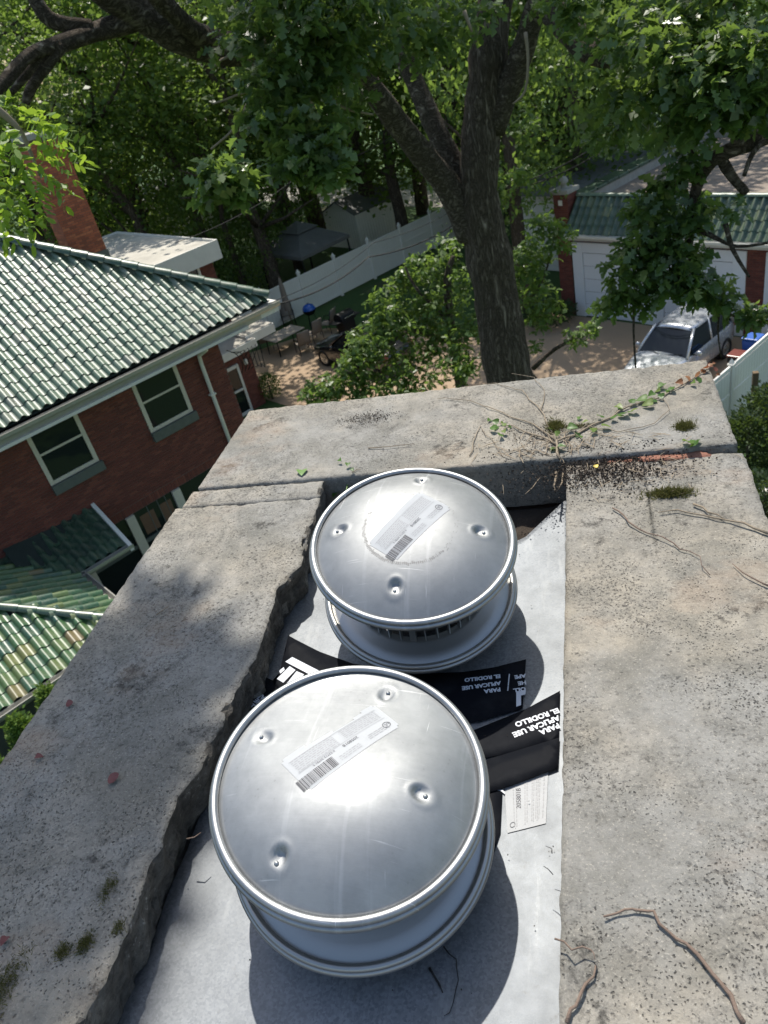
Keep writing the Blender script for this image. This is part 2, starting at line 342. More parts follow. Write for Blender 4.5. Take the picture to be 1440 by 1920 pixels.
    # bark
    def bark(name, sc):
        m, nt, b = material(name); q = NT(nt); co = q.coord(scale=sc); w1 = q.noise(co, 13, 7, .72, dist=1.2); rid = q.math('ABSOLUTE', q.math('SUBTRACT', w1, .5)); n1 = q.noise(co, 46, 6, .75); ng = q.noise(q.coord(), 2.2, 5)
        f = q.math('ADD', q.math('MULTIPLY', q.ramp(rid, [(0, 0), (.13, 1)]), .75), q.math('MULTIPLY', n1, .4))
        c = q.ramp(f, [(.15, (.045, .035, .027)), (.5, (.17, .133, .10)), (.95, (.30, .25, .20))]); c = q.mix(q.math('MULTIPLY', q.ramp(ng, [(.6, 0), (.78, 1)]), .5), c, (.07, .075, .028))
        nt.links.new(c, b.inputs['Base Color']); b.inputs['Roughness'].default_value = .95; b.inputs['Specular IOR Level'].default_value = .2; nt.links.new(q.bump(f, 1.0, .06), b.inputs['Normal']); return m
    MT['bark'] = bark('oak_bark', (1, 1, .16)); MT['bark_limb'] = bark('oak_limb_bark', (.5, .5, .8))
    MT['twig'] = plain('dead_twig', (.21, .15, .115), .85, 0, .5, 60, .5)
    MT['stem'] = plain('pale_dry_stem', (.30, .24, .17), .85, 0, .5, 60, .5)
    # leaves: tint.x colour along ramp, translucent
    def leaf(name, stops, rough=.38, trans=.4, tcol=(.29, .43, .06)):
        m, nt, b = material(name); q = NT(nt); t = q.attr(); f = q.sep(t, 0)
        c = q.ramp(f, stops); nt.links.new(c, b.inputs['Base Color']); b.inputs['Roughness'].default_value = rough; b.inputs['Specular IOR Level'].default_value = .4
        tr = q.n('ShaderNodeBsdfTranslucent'); nt.links.new(q.mix(.55, c, tcol), tr.inputs[0])
        mx = q.n('ShaderNodeMixShader'); mx.inputs[0].default_value = trans
        nt.links.new(b.outputs[0], mx.inputs[1]); nt.links.new(tr.outputs[0], mx.inputs[2]); nt.links.new(mx.outputs[0], nt.nodes['Material Output'].inputs[0]); return m
    MT['oak'] = leaf('oak_leaf', [(0, (.05, .09, .032)), (.5, (.085, .145, .045)), (.9, (.13, .20, .055)), (1, (.20, .24, .06))], .33, .46); MT['oak'].node_tree.nodes['Principled BSDF'].inputs['Specular IOR Level'].default_value = .65
    MT['oak_light'] = leaf('oak_leaf_light', [(0, (.05, .095, .026)), (.5, (.085, .15, .036)), (1, (.13, .21, .045))], .38, .46)
    MT['bgleaf'] = leaf('woodland_leaf', [(0, (.055, .10, .03)), (.5, (.11, .175, .046)), (.9, (.165, .235, .055)), (1, (.21, .28, .06))], .42, .54)
    MT['bgleaf_light'] = leaf('maple_leaf', [(0, (.05, .11, .02)), (.6, (.09, .17, .03)), (1, (.15, .22, .04))], .42, .45)
    MT['locust'] = leaf('locust_leaf', [(0, (.09, .17, .02)), (.5, (.15, .26, .035)), (1, (.24, .35, .05))], .42, .5, (.45, .62, .05))
    MT['conifer'] = leaf('conifer_leaf', [(0, (.06, .12, .02)), (.5, (.10, .18, .03)), (1, (.16, .24, .05))], .6, .3)
    MT['conifer_dark'] = leaf('dark_conifer_leaf', [(0, (.015, .035, .015)), (1, (.05, .08, .03))], .6, .2)
    MT['moss'] = leaf('moss_strand', [(0, (.05, .055, .012)), (.5, (.085, .085, .02)), (1, (.13, .12, .035))], .9, .2, (.2, .2, .04))
    MT['ivy'] = leaf('ivy_leaf_green', [(0, (.045, .11, .025)), (.6, (.085, .17, .035)), (1, (.16, .21, .05))], .42, .35)
    MT['ivy_red'] = leaf('ivy_leaf_reddish', [(0, (.16, .05, .03)), (1, (.25, .12, .05))], .4, .35, (.4, .12, .05))
    MT['deadred'] = plain('dark_red_dry_leaf', (.13, .03, .03), .6, 0, .3, 60, .3)
    MT['yellow'] = plain('yellow_fallen_leaf', (.55, .40, .04), .5, 0, .2, 40, .1)
    MT['greenleaf'] = plain('fallen_green_leaf', (.12, .22, .05), .45, 0, .3, 40, .2)
    MT['rotbrick'] = plain('spalled_brick', (.30, .135, .09), .95, 0, .5, 30, .8)
    MT['soil'] = plain('dark_leaf_litter', (.045, .032, .022), 1, 0, .5, 40, 1.0)
    MT['silver'] = plain('silver_car_paint', (.52, .54, .57), .28, .55, .08, 3, 0, .5, .8)
    MT['blackpaint'] = plain('black_car_paint', (.012, .013, .016), .2, .2, .1, 3, 0, .5, .9)
    MT['rubber'] = plain('black_rubber', (.015, .015, .015), .8, 0, .2, 20, .1)
    MT['blackplastic'] = plain('black_plastic', (.02, .02, .022), .45, 0, .2, 20, .1)
    MT['blackmetal'] = plain('black_metal', (.018, .018, .02), .4, .4, .2, 10, .1)
    MT['chrome'] = plain('wheel_alloy', (.55, .56, .57), .25, .9, .2, 20, 0)
    MT['lamp'] = plain('headlamp_lens', (.60, .63, .66), .1, 0, .1, 8, 0, .8)
    MT['redlamp'] = plain('red_plastic', (.15, .035, .025), .35, 0, .15, 8, 0)
    MT['blue'] = plain('blue_enamel', (.008, .09, .42), .25, 0, .15, 8, 0, .5, .6)
    MT['bluebin'] = plain('blue_bin_plastic', (.02, .10, .40), .45, 0, .2, 8, .05)
    MT['canopy'] = plain('charcoal_canopy', (.15, .15, .145), .75, 0, .3, 3, .3)
    MT['taupe'] = plain('taupe_sling_fabric', (.26, .22, .18), .85, 0, .25, 20, .3)
    MT['tabletop'] = plain('tan_table_top', (.40, .34, .28), .4, 0, .25, 8, .1)
    MT['timber'] = plain('weathered_timber', (.16, .11, .06), .9, 0, .5, 14, .6)
    MT['interior'] = plain('tan_curtain', (.15, .085, .05), .8, 0, .4, 6, .2)
make_materials()
from mathutils import noise as mnoise
# ================================================================== the chimney under the camera
ZC = H - 1.0        # top of the capping stones
ZS = H - 1.10       # galvanised sheet
chim = thing('stone_capped_chimney', (-.37, .85, 0), 'wide masonry chimney with weathered concrete capping stones, seen from above', 'chimney')
def fbm(p, s, o=3):
    v = 0; a = 1; 
    for i in range(o):
        v += a * mnoise.noise(Vector((p[0] * s, p[1] * s, p[2] * s))); s *= 2.1; a *= .5
    return v
def slab(name, x0, x1, y0, y1, z0, z1, warp=None, step=.011, r=.004, amp=.005, mat='concrete', chip=.0, broken=False):
    nx, ny, nz = [max(2, int(round(d / step))) for d in (x1 - x0, y1 - y0, z1 - z0)]
    ids = {}; V = []; F = []
    def vid(i, j, k):
        key = (i, j, k)
        if key not in ids:
            ids[key] = len(V)
            p = np.array([x0 + (x1 - x0) * i / nx, y0 + (y1 - y0) * j / ny, z0 + (z1 - z0) * k / nz])
            lo = np.array([x0, y0, z0]) + r; hi = np.array([x1, y1, z1]) - r
            c = np.clip(p, lo, hi); d = p - c; L = np.linalg.norm(d)
            on_edge = sum([i in (0, nx), j in (0, ny), k in (0, nz)])
            if L > 0: p = c + d / L * r
            n1 = fbm(p, 5); n2 = fbm(p + 7, 38, 3)
            e = (amp * n1 * .22 + amp * .32 * n2) * (.5 if p[0] < -1.0 else 1)
            if on_edge >= 2 or L > 1.05 * r:
                e += amp * (.25 if p[0] < -1.0 else .55) * fbm(p + 3, 34, 3) - (chip if p[0] > -.9 else .25 * chip) * max(0, fbm(p + 11, 22, 3) - .1)
            p = p + (d / L if L > 0 else 0) * e
            if warp: p = warp(p)
            V.append(p)
        return ids[key]
    for i in range(nx):
        for j in range(ny):
            F.append((vid(i, j, nz), vid(i + 1, j, nz), vid(i + 1, j + 1, nz), vid(i, j + 1, nz)))
    for k in range(nz):
        for i in range(nx):
            F.append((vid(i, 0, k), vid(i + 1, 0, k), vid(i + 1, 0, k + 1), vid(i, 0, k + 1)))
            F.append((vid(i + 1, ny, k), vid(i, ny, k), vid(i, ny, k + 1), vid(i + 1, ny, k + 1)))
        for j in range(ny):
            F.append((vid(0, j + 1, k), vid(0, j, k), vid(0, j, k + 1), vid(0, j + 1, k + 1)))
            F.append((vid(nx, j, k), vid(nx, j + 1, k), vid(nx, j + 1, k + 1), vid(nx, j, k + 1)))
    b = MB(); b.add(V, F); ob = b.build(name, MT[mat], chim, smooth=True)
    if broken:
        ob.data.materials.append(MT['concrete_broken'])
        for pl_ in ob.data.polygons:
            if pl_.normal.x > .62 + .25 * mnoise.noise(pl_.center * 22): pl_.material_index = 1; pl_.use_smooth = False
    return ob
# jagged inner edge of the left stones, measured
_edge = [(605, 905), (600, 940), (575, 1010), (565, 1060), (522, 1100), (503, 1170), (482, 1230), (445, 1290), (425, 1340), (378, 1440), (335, 1495), (300, 1590), (268, 1660), (258, 1705), (228, 1770), (195, 1845), (158, 1910)]
_ep = sorted([tuple(onz(x, y, ZC)[:2]) for x, y in _edge], key=lambda q: q[1])
_ey = [q[1] for q in _ep]; _ex = [q[0] for q in _ep]
def warp_left(p):
    f = (p[0] + 1.075) / (1.075 - .66)
    e = np.interp(p[1], _ey, _ex)
    deep = np.clip((ZC - p[2]) / .1, 0, 1.4)
    e = e + .008 * fbm((0, p[1], 0), 30, 3) - .02 * deep - .009 * min(1, deep * 3) * fbm(p, 34, 3) + .004 * deep * mnoise.cell(Vector((p[1] * 28, p[2] * 40, 0)))
    q = p.copy()
    if f > 0: q[0] = -1.075 + (e + 1.075) * f
    q[2] += .006 * (1 - deep) * 0
    return q
slab('capping_stone', -1.056, .322, 1.632, 2.088, ZC - .135, ZC, chip=.004)
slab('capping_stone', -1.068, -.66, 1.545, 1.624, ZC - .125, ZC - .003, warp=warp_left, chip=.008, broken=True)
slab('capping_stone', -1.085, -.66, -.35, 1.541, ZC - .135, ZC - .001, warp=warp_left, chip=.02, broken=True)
slab('capping_stone', -.078, .333, -.35, 1.618, ZC - .14, ZC - .014, warp=lambda p: p + np.array([(.018 if p[0] < .1 else 0) * (p[1] - .6) * .9 + .0025 * fbm((0, p[1], 0), 30, 3) * (p[0] < -.06), 0, 0]), chip=.006)
slab('capping_stone', -1.085, .333, -.80, -.36, ZC - .14, ZC - .004, step=.03)
# mortar bed and spalled brick in the joint on the right, loose litter in the gap
slab('mortar_bed', -.04, .28, 1.56, 1.66, ZC - .16, ZC - .05, step=.03, mat='mortar')
slab('spalled_brick', .10, .265, 1.604, 1.636, ZC - .06, ZC - .010, step=.01, r=.008, amp=.012, mat='rotbrick', chip=.01)
slab('spalled_brick', .03, .10, 1.604, 1.634, ZC - .06, ZC - .016, step=.01, r=.008, amp=.012, mat='rotbrick', chip=.01)
MB().box((-.37, .66, 10.16), (1.25, 2.72, .36)).build('shaft_top', MT['mortar'], chim)
def brick_field(b, back, org, du, dz, nrm, wid, hei, holes=(), bw=.205, bh=.058, jt=.011, proud=.008, seed=1, jit=.002):
    """real bricks, running bond, standing proud of a mortar backing"""
    R = random.Random(seed); rows = int(hei / (bh + jt)); org = np.array(org)
    for r_ in range(rows):
        z = r_ * (bh + jt) + jt / 2; x = -(bw + jt) / 2 * (r_ % 2)
        while x < wid:
            xa, xb = max(x, 0), min(x + bw, wid); x += bw + jt
            segs = [(xa, xb)]
            for (hx0, hx1, hz0, hz1) in holes:
                if z + bh > hz0 and z < hz1:
                    new = []
                    for s0, s1 in segs:
                        if s1 <= hx0 or s0 >= hx1: new.append((s0, s1))
                        else:
                            if s0 < hx0: new.append((s0, hx0))
                            if s1 > hx1: new.append((hx1, s1))
                    segs = new
            for s0, s1 in segs:
                if s1 - s0 < .025: continue
                pr = proud + R.uniform(-jit, jit); c = org + du * ((s0 + s1) / 2) + dz * (z + bh / 2) + nrm * (pr / 2)
                b.box(c, (s1 - s0, bh, pr), (du, dz, nrm), (R.random(), R.random(), 0))
shaft = MB().box((-.37, .66, 4.99), (1.25, 2.72, 9.98)).build('shaft', MT['mortar'], chim)
bb = MB()
X1 = np.array([1., 0, 0]); Y1 = np.array([0, 1., 0])
brick_field(bb, None, (-.995, 2.02, 6.0), X1, UZ, Y1, 1.25, 4.3, seed=3)
brick_field(bb, None, (-.995, -.70, 6.0), Y1, UZ, -X1, 2.72, 4.3, seed=4)
brick_field(bb, None, (.255, -.70, 6.0), Y1, UZ, X1, 2.72, 4.3, seed=5)
tag(bb.build('shaft_bricks', MT['brick'], chim), kind='stuff')

# ---- litter-filled gap at the far end
g = MB(); V = []; F = []; nx, ny = 40, 22
for j in range(ny + 1):
    for i in range(nx + 1):
        x = -.68 + .64 * i / nx; y = 1.36 + .28 * j / ny
        V.append((x, y, ZS - .04 + .018 * fbm((x, y, 0), 18, 3)))
for j in range(ny):
    for i in range(nx): F.append((j * (nx + 1) + i, j * (nx + 1) + i + 1, (j + 1) * (nx + 1) + i + 1, (j + 1) * (nx + 1) + i))
g.add(V, F); tag(g.build('leaf_litter', MT['soil'], None, True), 'dark rotten leaf litter in the gap behind the metal sheet', 'litter', kind='stuff')

# ---- galvanised sheet, cut diagonally at its far end
sheet = MB(); V = []; F = []; nx, ny = 30, 90
def sheet_far(x): return np.interp(x, [-.70, -.6, -.30, -.17, -.06], [1.36, 1.40, 1.42, 1.44, 1.60])
def sheet_z(x, y): return ZS + .0035 * fbm((x, y, 2), 3.0, 2) + .010 * max(0, y - 1.42) / .18 + .004 * math.exp(-((x + .69) / .03) ** 2) * (1 + fbm((x, y, 5), 9, 2))
for j in range(ny + 1):
    for i in range(nx + 1):
        x = -.695 + (.695 - .055) * i / nx; y = -.30 + (sheet_far(x) + .30) * j / ny
        x2 = x + (.006 * fbm((0, y, 1), 7, 2) - .004 if i == 0 else 0)
        V.append((x2, y, sheet_z(x, y)))
for j in range(ny):
    for i in range(nx): F.append((j * (nx + 1) + i, j * (nx + 1) + i + 1, (j + 1) * (nx + 1) + i + 1, (j + 1) * (nx + 1) + i))
sheet.add(V, F); so_ = sheet.build('metal_sheet', MT['galv'], None, True)
so_.modifiers.new('thick', 'SOLIDIFY').thickness = .0012
tag(so_, 'grey galvanised metal sheet covering the chimney opening', 'metal sheet')

# ---- text helper (flat meshes from the built-in font)
def text_mesh(body, size, align='LEFT', bold=0.0):
    cu = bpy.data.curves.new('t', 'FONT'); cu.body = body; cu.size = size; cu.align_x = align; cu.offset = bold; cu.resolution_u = 3
    ob = bpy.data.objects.new('t', cu); COL.objects.link(ob); dg = bpy.context.evaluated_depsgraph_get()
    me = bpy.data.meshes.new_from_object(ob.evaluated_get(dg)); bpy.data.objects.remove(ob)
    V = [tuple(v.co) for v in me.vertices]; F = [tuple(p.vertices) for p in me.polygons]; bpy.data.meshes.remove(me); return V, F

# ---- round roof vents
RV = .20
def dome_z(r):
    return .047 * (1 - min(1, r / .186) ** 2.7)
def frame_of(ta, tb):
    n = _n([ta, tb, 1]); u = _n(np.cross([0, 1, 0], n)); v = np.cross(n, u); return np.array([u, v, n]).T
def ring_profile(R, z0=0):            # rolled double bead
    pr = []
    for k in range(11):
        a = math.pi * (1.0 - 1.3 * k / 10); pr.append((R - .006 + .006 * math.cos(a), z0 + .006 * math.sin(a)))
    return pr
def vent(label, dc, td, rc, tr, rivets, sticker, scuff, seed):
    dc, rc = np.array(dc), np.array(rc); Md, Mr = frame_of(*td), frame_of(*tr)
    root = thing('roof_vent', (rc[0], rc[1], ZS), label, 'roof vent', 'two round aluminium vents on the chimney')
    W = lambda q: dc + Md @ np.array(q)
    # dome with four pressed dimples
    riv = []
    for (px, py) in rivets:
        P = onplane(px, py, dc + Md[:, 2] * .036, Md[:, 2]); q = Md.T @ (P - dc); riv.append((q[0], q[1]))
    nseg, nr = 200, 56; V = []; F = []
    R_ = random.Random(seed); ph = R_.uniform(0, 6)
    def hz(x, y):
        r = math.hypot(x, y); z = dome_z(r) + (0 if scuff else (.10 * x - .20 * y - .55 * y * y + .2 * x * x) * max(0, 1 - (r / .186) ** 2))
        z += .0007 * math.sin(3 * math.atan2(y, x) + ph) * (r / RV) ** 2 + .0006 * mnoise.noise(Vector((x * 16, y * 16, seed)))
        for (rx, ry) in riv:
            rr = math.hypot(rx, ry); ex, ey = rx / rr, ry / rr
            a = (x - rx) * ex + (y - ry) * ey; t = -(x - rx) * ey + (y - ry) * ex
            a += .004
            d = math.hypot(a / .0155, t / .012)
            if d < 1.25:
                s = 1 / (1 + math.exp((d - .84) * 15)); flat = dome_z(rr) + (0 if scuff else (.10 * rx - .20 * ry - .55 * ry * ry + .2 * rx * rx) * max(0, 1 - (rr / .186) ** 2)) - .0034 + a * .05
                z = z * (1 - s) + flat * s
            z += .0012 * math.exp(-((d - 1.25) / .25) ** 2)
        return z
    for j in range(nr + 1):
        r = .1905 * (j / nr) ** .9
        for k in range(nseg):
            a = 2 * math.pi * k / nseg; x, y = r * math.cos(a), r * math.sin(a); V.append(W((x, y, hz(x, y) if r < .186 else dome_z(r) - (r - .186) * .25)))
    for j in range(nr):
        for k in range(nseg): F.append((j * nseg + k, (j + 1) * nseg + k, (j + 1) * nseg + (k + 1) % nseg, j * nseg + (k + 1) % nseg))
    b = MB(); b.add(V, F); dome = b.build('dome', MT['alu_far' if scuff else 'alu'], root, True)
    b = MB(); prof = [(.1895, -.002)] + ring_profile(.1965, .003) + ring_profile(.200, -.006)[3:] + [(.196, -.014), (.188, -.017), (.15, -.013), (.09, -.010), (.001, -.010)]
    b.lathe(prof, 160, Md, dc); b.build('dome_rim', MT['alu_rim'], root, True)
    for (rx, ry) in riv:
        b = MB(); zz = hz(rx, ry); b.lathe([(.0001, .0030), (.0018, .0027), (.0031, .0016), (.0036, 0.0), (.0036, -.002)], 14, Md, W((rx, ry, zz))); b.build('rivet', MT['alu_rim'], dome, True)
    # throat, grille slats, dish with rolled rim, base collar
    Wr = lambda q: rc + Mr @ np.array(q)
    b = MB(); prof = [(.128, .012), (.138, .0125), (.143, .011), (.160, .006), (.182, .0025)] + ring_profile(.1945, .002) + ring_profile(.1985, -.005)[3:] + [(.193, -.013), (.186, -.013), (.150, -.010), (.118, -.004)]
    b.lathe(prof, 160, Mr, rc); b.build('dish', MT['alu_dish'], root, True)
    axis = dc - Md[:, 2] * .012 - (rc + Mr[:, 2] * .014)
    b = MB(); n = 96
    b.lathe([(.116, .010), (.116, .02)], n, Mr, rc)
    Vt = []; 
    for f in (0, 1):
        for k in range(n):
            a = 2 * math.pi * k / n; Vt.append(Wr((.116 * math.cos(a), .116 * math.sin(a), .016)) + axis * f)
    b.add(Vt, [(k, (k + 1) % n, n + (k + 1) % n, n + k) for k in range(n)]); b.build('throat', MT['alu_dish'], root, True)
    for k in range(36):
        a = 2 * math.pi * (k + .3) / 36; b = MB(); e = Mr @ np.array([math.cos(a), math.sin(a), 0]); t = Mr @ np.array([-math.sin(a), math.cos(a), 0])
        p0 = rc + Mr[:, 2] * .014 + e * .134
        ax = _n(axis); L = np.linalg.norm(axis)
        b.box(p0 + axis * .5, (.010, .0022 if k % 9 else .012, L), (e, t, ax)); b.build('grille_slat', MT['alu_dark'] if k % 9 else MT['alu_rim'], root)
    b = MB(); b.lathe([(.122, -.004), (.12, -.02), (.12, -.085), (.135, -.10), (.17, -.103)], 72, Mr, rc); b.build('base_collar', MT['alu'], root, True)
    # paper label following the dome
    cs = []
    for (px, py) in sticker:
        P = onplane(px, py, dc + Md[:, 2] * .045, Md[:, 2]); cs.append((Md.T @ (P - dc))[:2])
    A_, B_, C_, D_ = [np.array(c) for c in cs]        # A lower-left, B upper-right, C right, D bottom (as seen)
    def bil(s, t): return (A_ * (1 - s) + B_ * s) * (1 - t) + (D_ * (1 - s) + C_ * s) * t
    nx, ny = 40, 16; V = []; idx = {}; F = []
    def onst(s, t, dz):
        q = bil(s, t); return W((q[0], q[1], hz(q[0], q[1]) + dz))
    def wr(s, t):     # a few lifted creases
        return .0005 + (.0016 * max(0, math.sin(s * 9 + t * 5)) * max(0, s - .45) * max(0, .6 - t) * 2 if scuff == 0 else 0)
    for j in range(ny + 1):
        for i in range(nx + 1):
            s, t = i / nx, j / ny; V.append(onst(s, t, wr(s, t)))
    for j in range(ny):
        for i in range(nx):
            if (i in (0, nx - 1)) and (j in (0, ny - 1)): continue
            if scuff == 0 and j < 2 and 9 < i < 34 and (j == 0 or 20 < i < 30): continue    # torn edge
            F.append((j * (nx + 1) + i, (j + 1) * (nx + 1) + i, (j + 1) * (nx + 1) + i + 1, j * (nx + 1) + i + 1))
    b = MB(); b.add(V, F); lab = b.build('paper_label', MT['sticker'], dome, True)
    lw = np.linalg.norm(B_ - A_); lh = np.linalg.norm(D_ - A_)
    def put(verts, faces, name, mat, x0, y0):
        # print coordinates: x along B->A, y along A->D, metres from corner B
        b = MB(); V = []
        for q in verts:
            s = 1 - (x0 + q[0]) / lw; t = (y0 + q[1]) / lh; V.append(onst(s, t, wr(s, t) + .0005))
        b.add(V, faces); return b.build(name, mat, dome)
    def rects(rs):
        V = []; F = []
        for (x, y, w_, h_) in rs:
            nseg_ = max(1, int(w_ / .006)); k = len(V)
            for i in range(nseg_ + 1): V += [(x + w_ * i / nseg_, y), (x + w_ * i / nseg_, y + h_)]
            F += [(k + 2 * i, k + 2 * i + 2, k + 2 * i + 3, k + 2 * i + 1) for i in range(nseg_)]
        return V, F
    R2 = random.Random(seed)
    small = []
    for col_, (xa, xb, ya, yb) in enumerate([(.06, .46, .20, .46), (.52, .95, .18, .50), (.40, .62, .78, .90), (.08, .30, .74, .86)]):
        y = ya
        while y < yb:
            x = xa
            while x < xb:
                L = R2.uniform(.012, .05); small.append((x * lw, y * lh, min(L, xb - x) * lw, .0012)); x += L + .012
            y += .052
    put(*rects(small), 'small_print', MT['ink_grey'], 0, 0)
    put(*rects([(.04 * lw, .17 * lh, .92 * lw, .0006), (.04 * lw, .53 * lh, .92 * lw, .0006)]), 'rule_line', MT['ink_grey'], 0, 0)
    bars = []; x = .66 * lw
    for k in range(30):
        w_ = R2.choice([.0006, .0006, .0012, .0018]); bars.append((x, .66 * lh, w_, .022 * lh / .06 * .75)); x += w_ + R2.choice([.0006, .0009, .0013])
    put(*rects(bars), 'barcode', MT['ink'], 0, 0)
    V, F = text_mesh('0 53713 34781 5', .0055); put(V, F, 'barcode_digits', MT['ink'], .60 * lw, .56 * lh)
    V, F = text_mesh('205801B', .0075); put(V, F, 'part_number', MT['ink'], .36 * lw, .58 * lh)
    V, F = text_mesh('UL', .007); put(V, F, 'approval_mark', MT['ink'], .055 * lw, .72 * lh)
    ringp = []; rf = []
    for k in range(24):
        a = 2 * math.pi * k / 24; ringp += [(.0066 * math.cos(a), .0066 * math.sin(a)), (.0056 * math.cos(a), .0056 * math.sin(a))]
        rf.append((2 * k, (2 * k + 2) % 48, (2 * k + 3) % 48, 2 * k + 1))
    put(ringp, rf, 'approval_ring', MT['ink'], .055 * lw + .0048, .72 * lh + .0026)
    if scuff:       # dark scuffed ring left around the centre
        V = []; F = []; n = 150; R3 = random.Random(5)
        for k in range(n):
            a = 2 * math.pi * k / n; strong = max(0, math.cos(a + 2.05)) ** .7
            for q in range(3):
                if R3.random() < .25 + .75 * strong:
                    r0 = .089 + R3.uniform(-.002, .002) - .003 * q * (1 - strong); wd = (.0008 + .0030 * strong) * R3.uniform(.3, 1); da = R3.uniform(.006, .022); i = len(V)
                    for (rr, aa) in ((r0 - wd, a - da), (r0 - wd, a + da), (r0 + wd * .6, a + da * .6), (r0 + wd * .6, a - da * .6)):
                        x, y = rr * math.cos(aa), rr * math.sin(aa); V.append(W((x, y, hz(x, y) + .0003)))
                    F.append((i, i + 1, i + 2, i + 3))
        b = MB(); b.add(V, F); b.build('scuff_ring', MT['scuff'], dome)
    return root
vent('nearer round aluminium vent with crumpled barcode label on its dome', (-.365, .638, H - .898), (.16, -.12), (-.369, .633, H - 1.0), (.10, -.19),
     [(725, 1277), (484, 1365), (798, 1497), (515, 1610)], [(522, 1421), (697, 1300), (750, 1350), (580, 1487)], 0, 11)
vent('farther round aluminium vent with clean label and dark scuffed ring', (-.343, 1.146, H - .860), (.14, -.21), (-.359, 1.178, H - 1.003), (.11, -.23),
     [(790, 889), (630, 987), (907, 991), (739, 1100)], [(690, 1018), (785, 919), (846, 950), (742, 1050)], 1, 12)

# ---- black flashing tape pieces stuck to the sheet
def tape(outline, label, lift, texts=(), marks=()):
    pts = [onz(x, y, ZS + .003 + lift)[:2] for x, y in outline]
    n = len(pts); fine = []
    for i in range(n):
        p, q = pts[i], pts[(i + 1) % n]; m = max(1, int(np.linalg.norm(q - p) / .012))
        for k in range(m): fine.append(p + (q - p) * k / m)
    cx = np.mean(fine, axis=0)
    import bmesh
    bm = bmesh.new(); vs = [bm.verts.new((p[0], p[1], 0)) for p in fine]; fc = bm.faces.new(vs)
    bmesh.ops.triangulate(bm, faces=[fc]); 
    bmesh.ops.subdivide_edges(bm, edges=[e for e in bm.edges if e.calc_length() > .03], cuts=2, use_grid_fill=True); bmesh.ops.triangulate(bm, faces=bm.faces[:])
    b = MB(); b.add([(v.co.x, v.co.y, sheet_z(v.co.x, v.co.y) + .0022 + lift + .0007 * fbm((v.co.x, v.co.y, lift * 90), 26, 2)) for v in bm.verts],
                    [tuple(v.index for v in f.verts) for f in (bm.verts.index_update() or bm.faces)]); bm.free()
    # orient upward
    ob = b.build('flashing_tape', MT['tape'], None, True)
    sm = ob.modifiers.new('thick', 'SOLIDIFY'); sm.thickness = .0009
    tag(ob, label, 'tape', 'black flashing tape pieces on the sheet')
    for (body, px, py, qx, qy, size) in texts:
        p = onz(px, py, ZS + .004 + lift)[:2]; q = onz(qx, qy, ZS + .004 + lift)[:2]; ex = (q - p) / np.linalg.norm(q - p); ey = np.array([-ex[1], ex[0]])
        V, F = text_mesh(body, size, bold=.0006); bt = MB()
        bt.add([(*(p + ex * v[0] + ey * v[1]), sheet_z(*(p + ex * v[0] + ey * v[1])) + .0038 + lift) for v in V], F); bt.build('printed_lettering', MT['tape_print'], ob)
    for poly in marks:
        bt = MB(); P = [onz(x, y, ZS + .004 + lift)[:2] for x, y in poly]; bt.add([(p[0], p[1], sheet_z(*p) + .0038 + lift) for p in P], [tuple(range(len(P)))]); bt.build('printed_mark', MT['tape_print'], ob)
    return ob
tape([(541, 1193), (600, 1222), (660, 1243), (730, 1257), (800, 1262), (870, 1260), (930, 1250), (986, 1235), (980, 1328), (900, 1352), (760, 1370), (640, 1362), (540, 1330), (512, 1275), (524, 1262)],
     'curved black flashing tape passing just in front of the farther vent', .0022,
     [('PARA', 938, 1289, 908, 1293, .0125), ('APLICAR USE', 938, 1277, 862, 1288, .0125), ('EL RODILLO', 938, 1264, 880, 1271, .0125), ('APE', 985, 1263, 966, 1266, .0125), ('HE', 986, 1276, 972, 1278, .0125), ('OLL', 985, 1288, 966, 1291, .0125)],
     [[(954, 1263), (956, 1263), (953, 1295), (951, 1295)], [(968, 1296), (986, 1294), (985, 1302), (977, 1304), (977, 1322), (968, 1325)],
      [(535, 1241), (548, 1232), (600, 1258), (588, 1268)], [(519, 1273), (543, 1249), (554, 1256), (531, 1280)], [(536, 1283), (556, 1258), (570, 1264), (548, 1290)], [(523, 1258), (532, 1251), (534, 1256), (526, 1263)]])
tape([(493, 1268), (515, 1278), (560, 1310), (700, 1385), (850, 1385), (985, 1330), (1050, 1296), (1048, 1385), (960, 1412), (880, 1428), (700, 1450), (500, 1400), (462, 1352)],
     'black flashing tape crossing the sheet from wall to wall between both vents', .0011,
     [('PARA', 1046, 1356, 1018, 1367, .015), ('APLICAR USE', 1046, 1342, 972, 1370, .015), ('EL RODILLO', 1046, 1328, 980, 1350, .015), ('APE', 500, 1308, 480, 1297, .015), ('HE', 494, 1318, 480, 1309, .015), ('OLL', 490, 1332, 474, 1320, .015)],
     [])
tape([(915, 1424), (1049, 1383), (1046, 1440), (945, 1478), (900, 1490), (860, 1480)], 'short black tape strip above the small paper label on the sheet', .0030)
tape([(905, 1425), (944, 1440), (938, 1560), (925, 1600), (880, 1600), (870, 1450)], 'black tape strip running under the right side of the nearer vent', .0002,
     [('LAY', 933, 1452, 926, 1532, .020)])
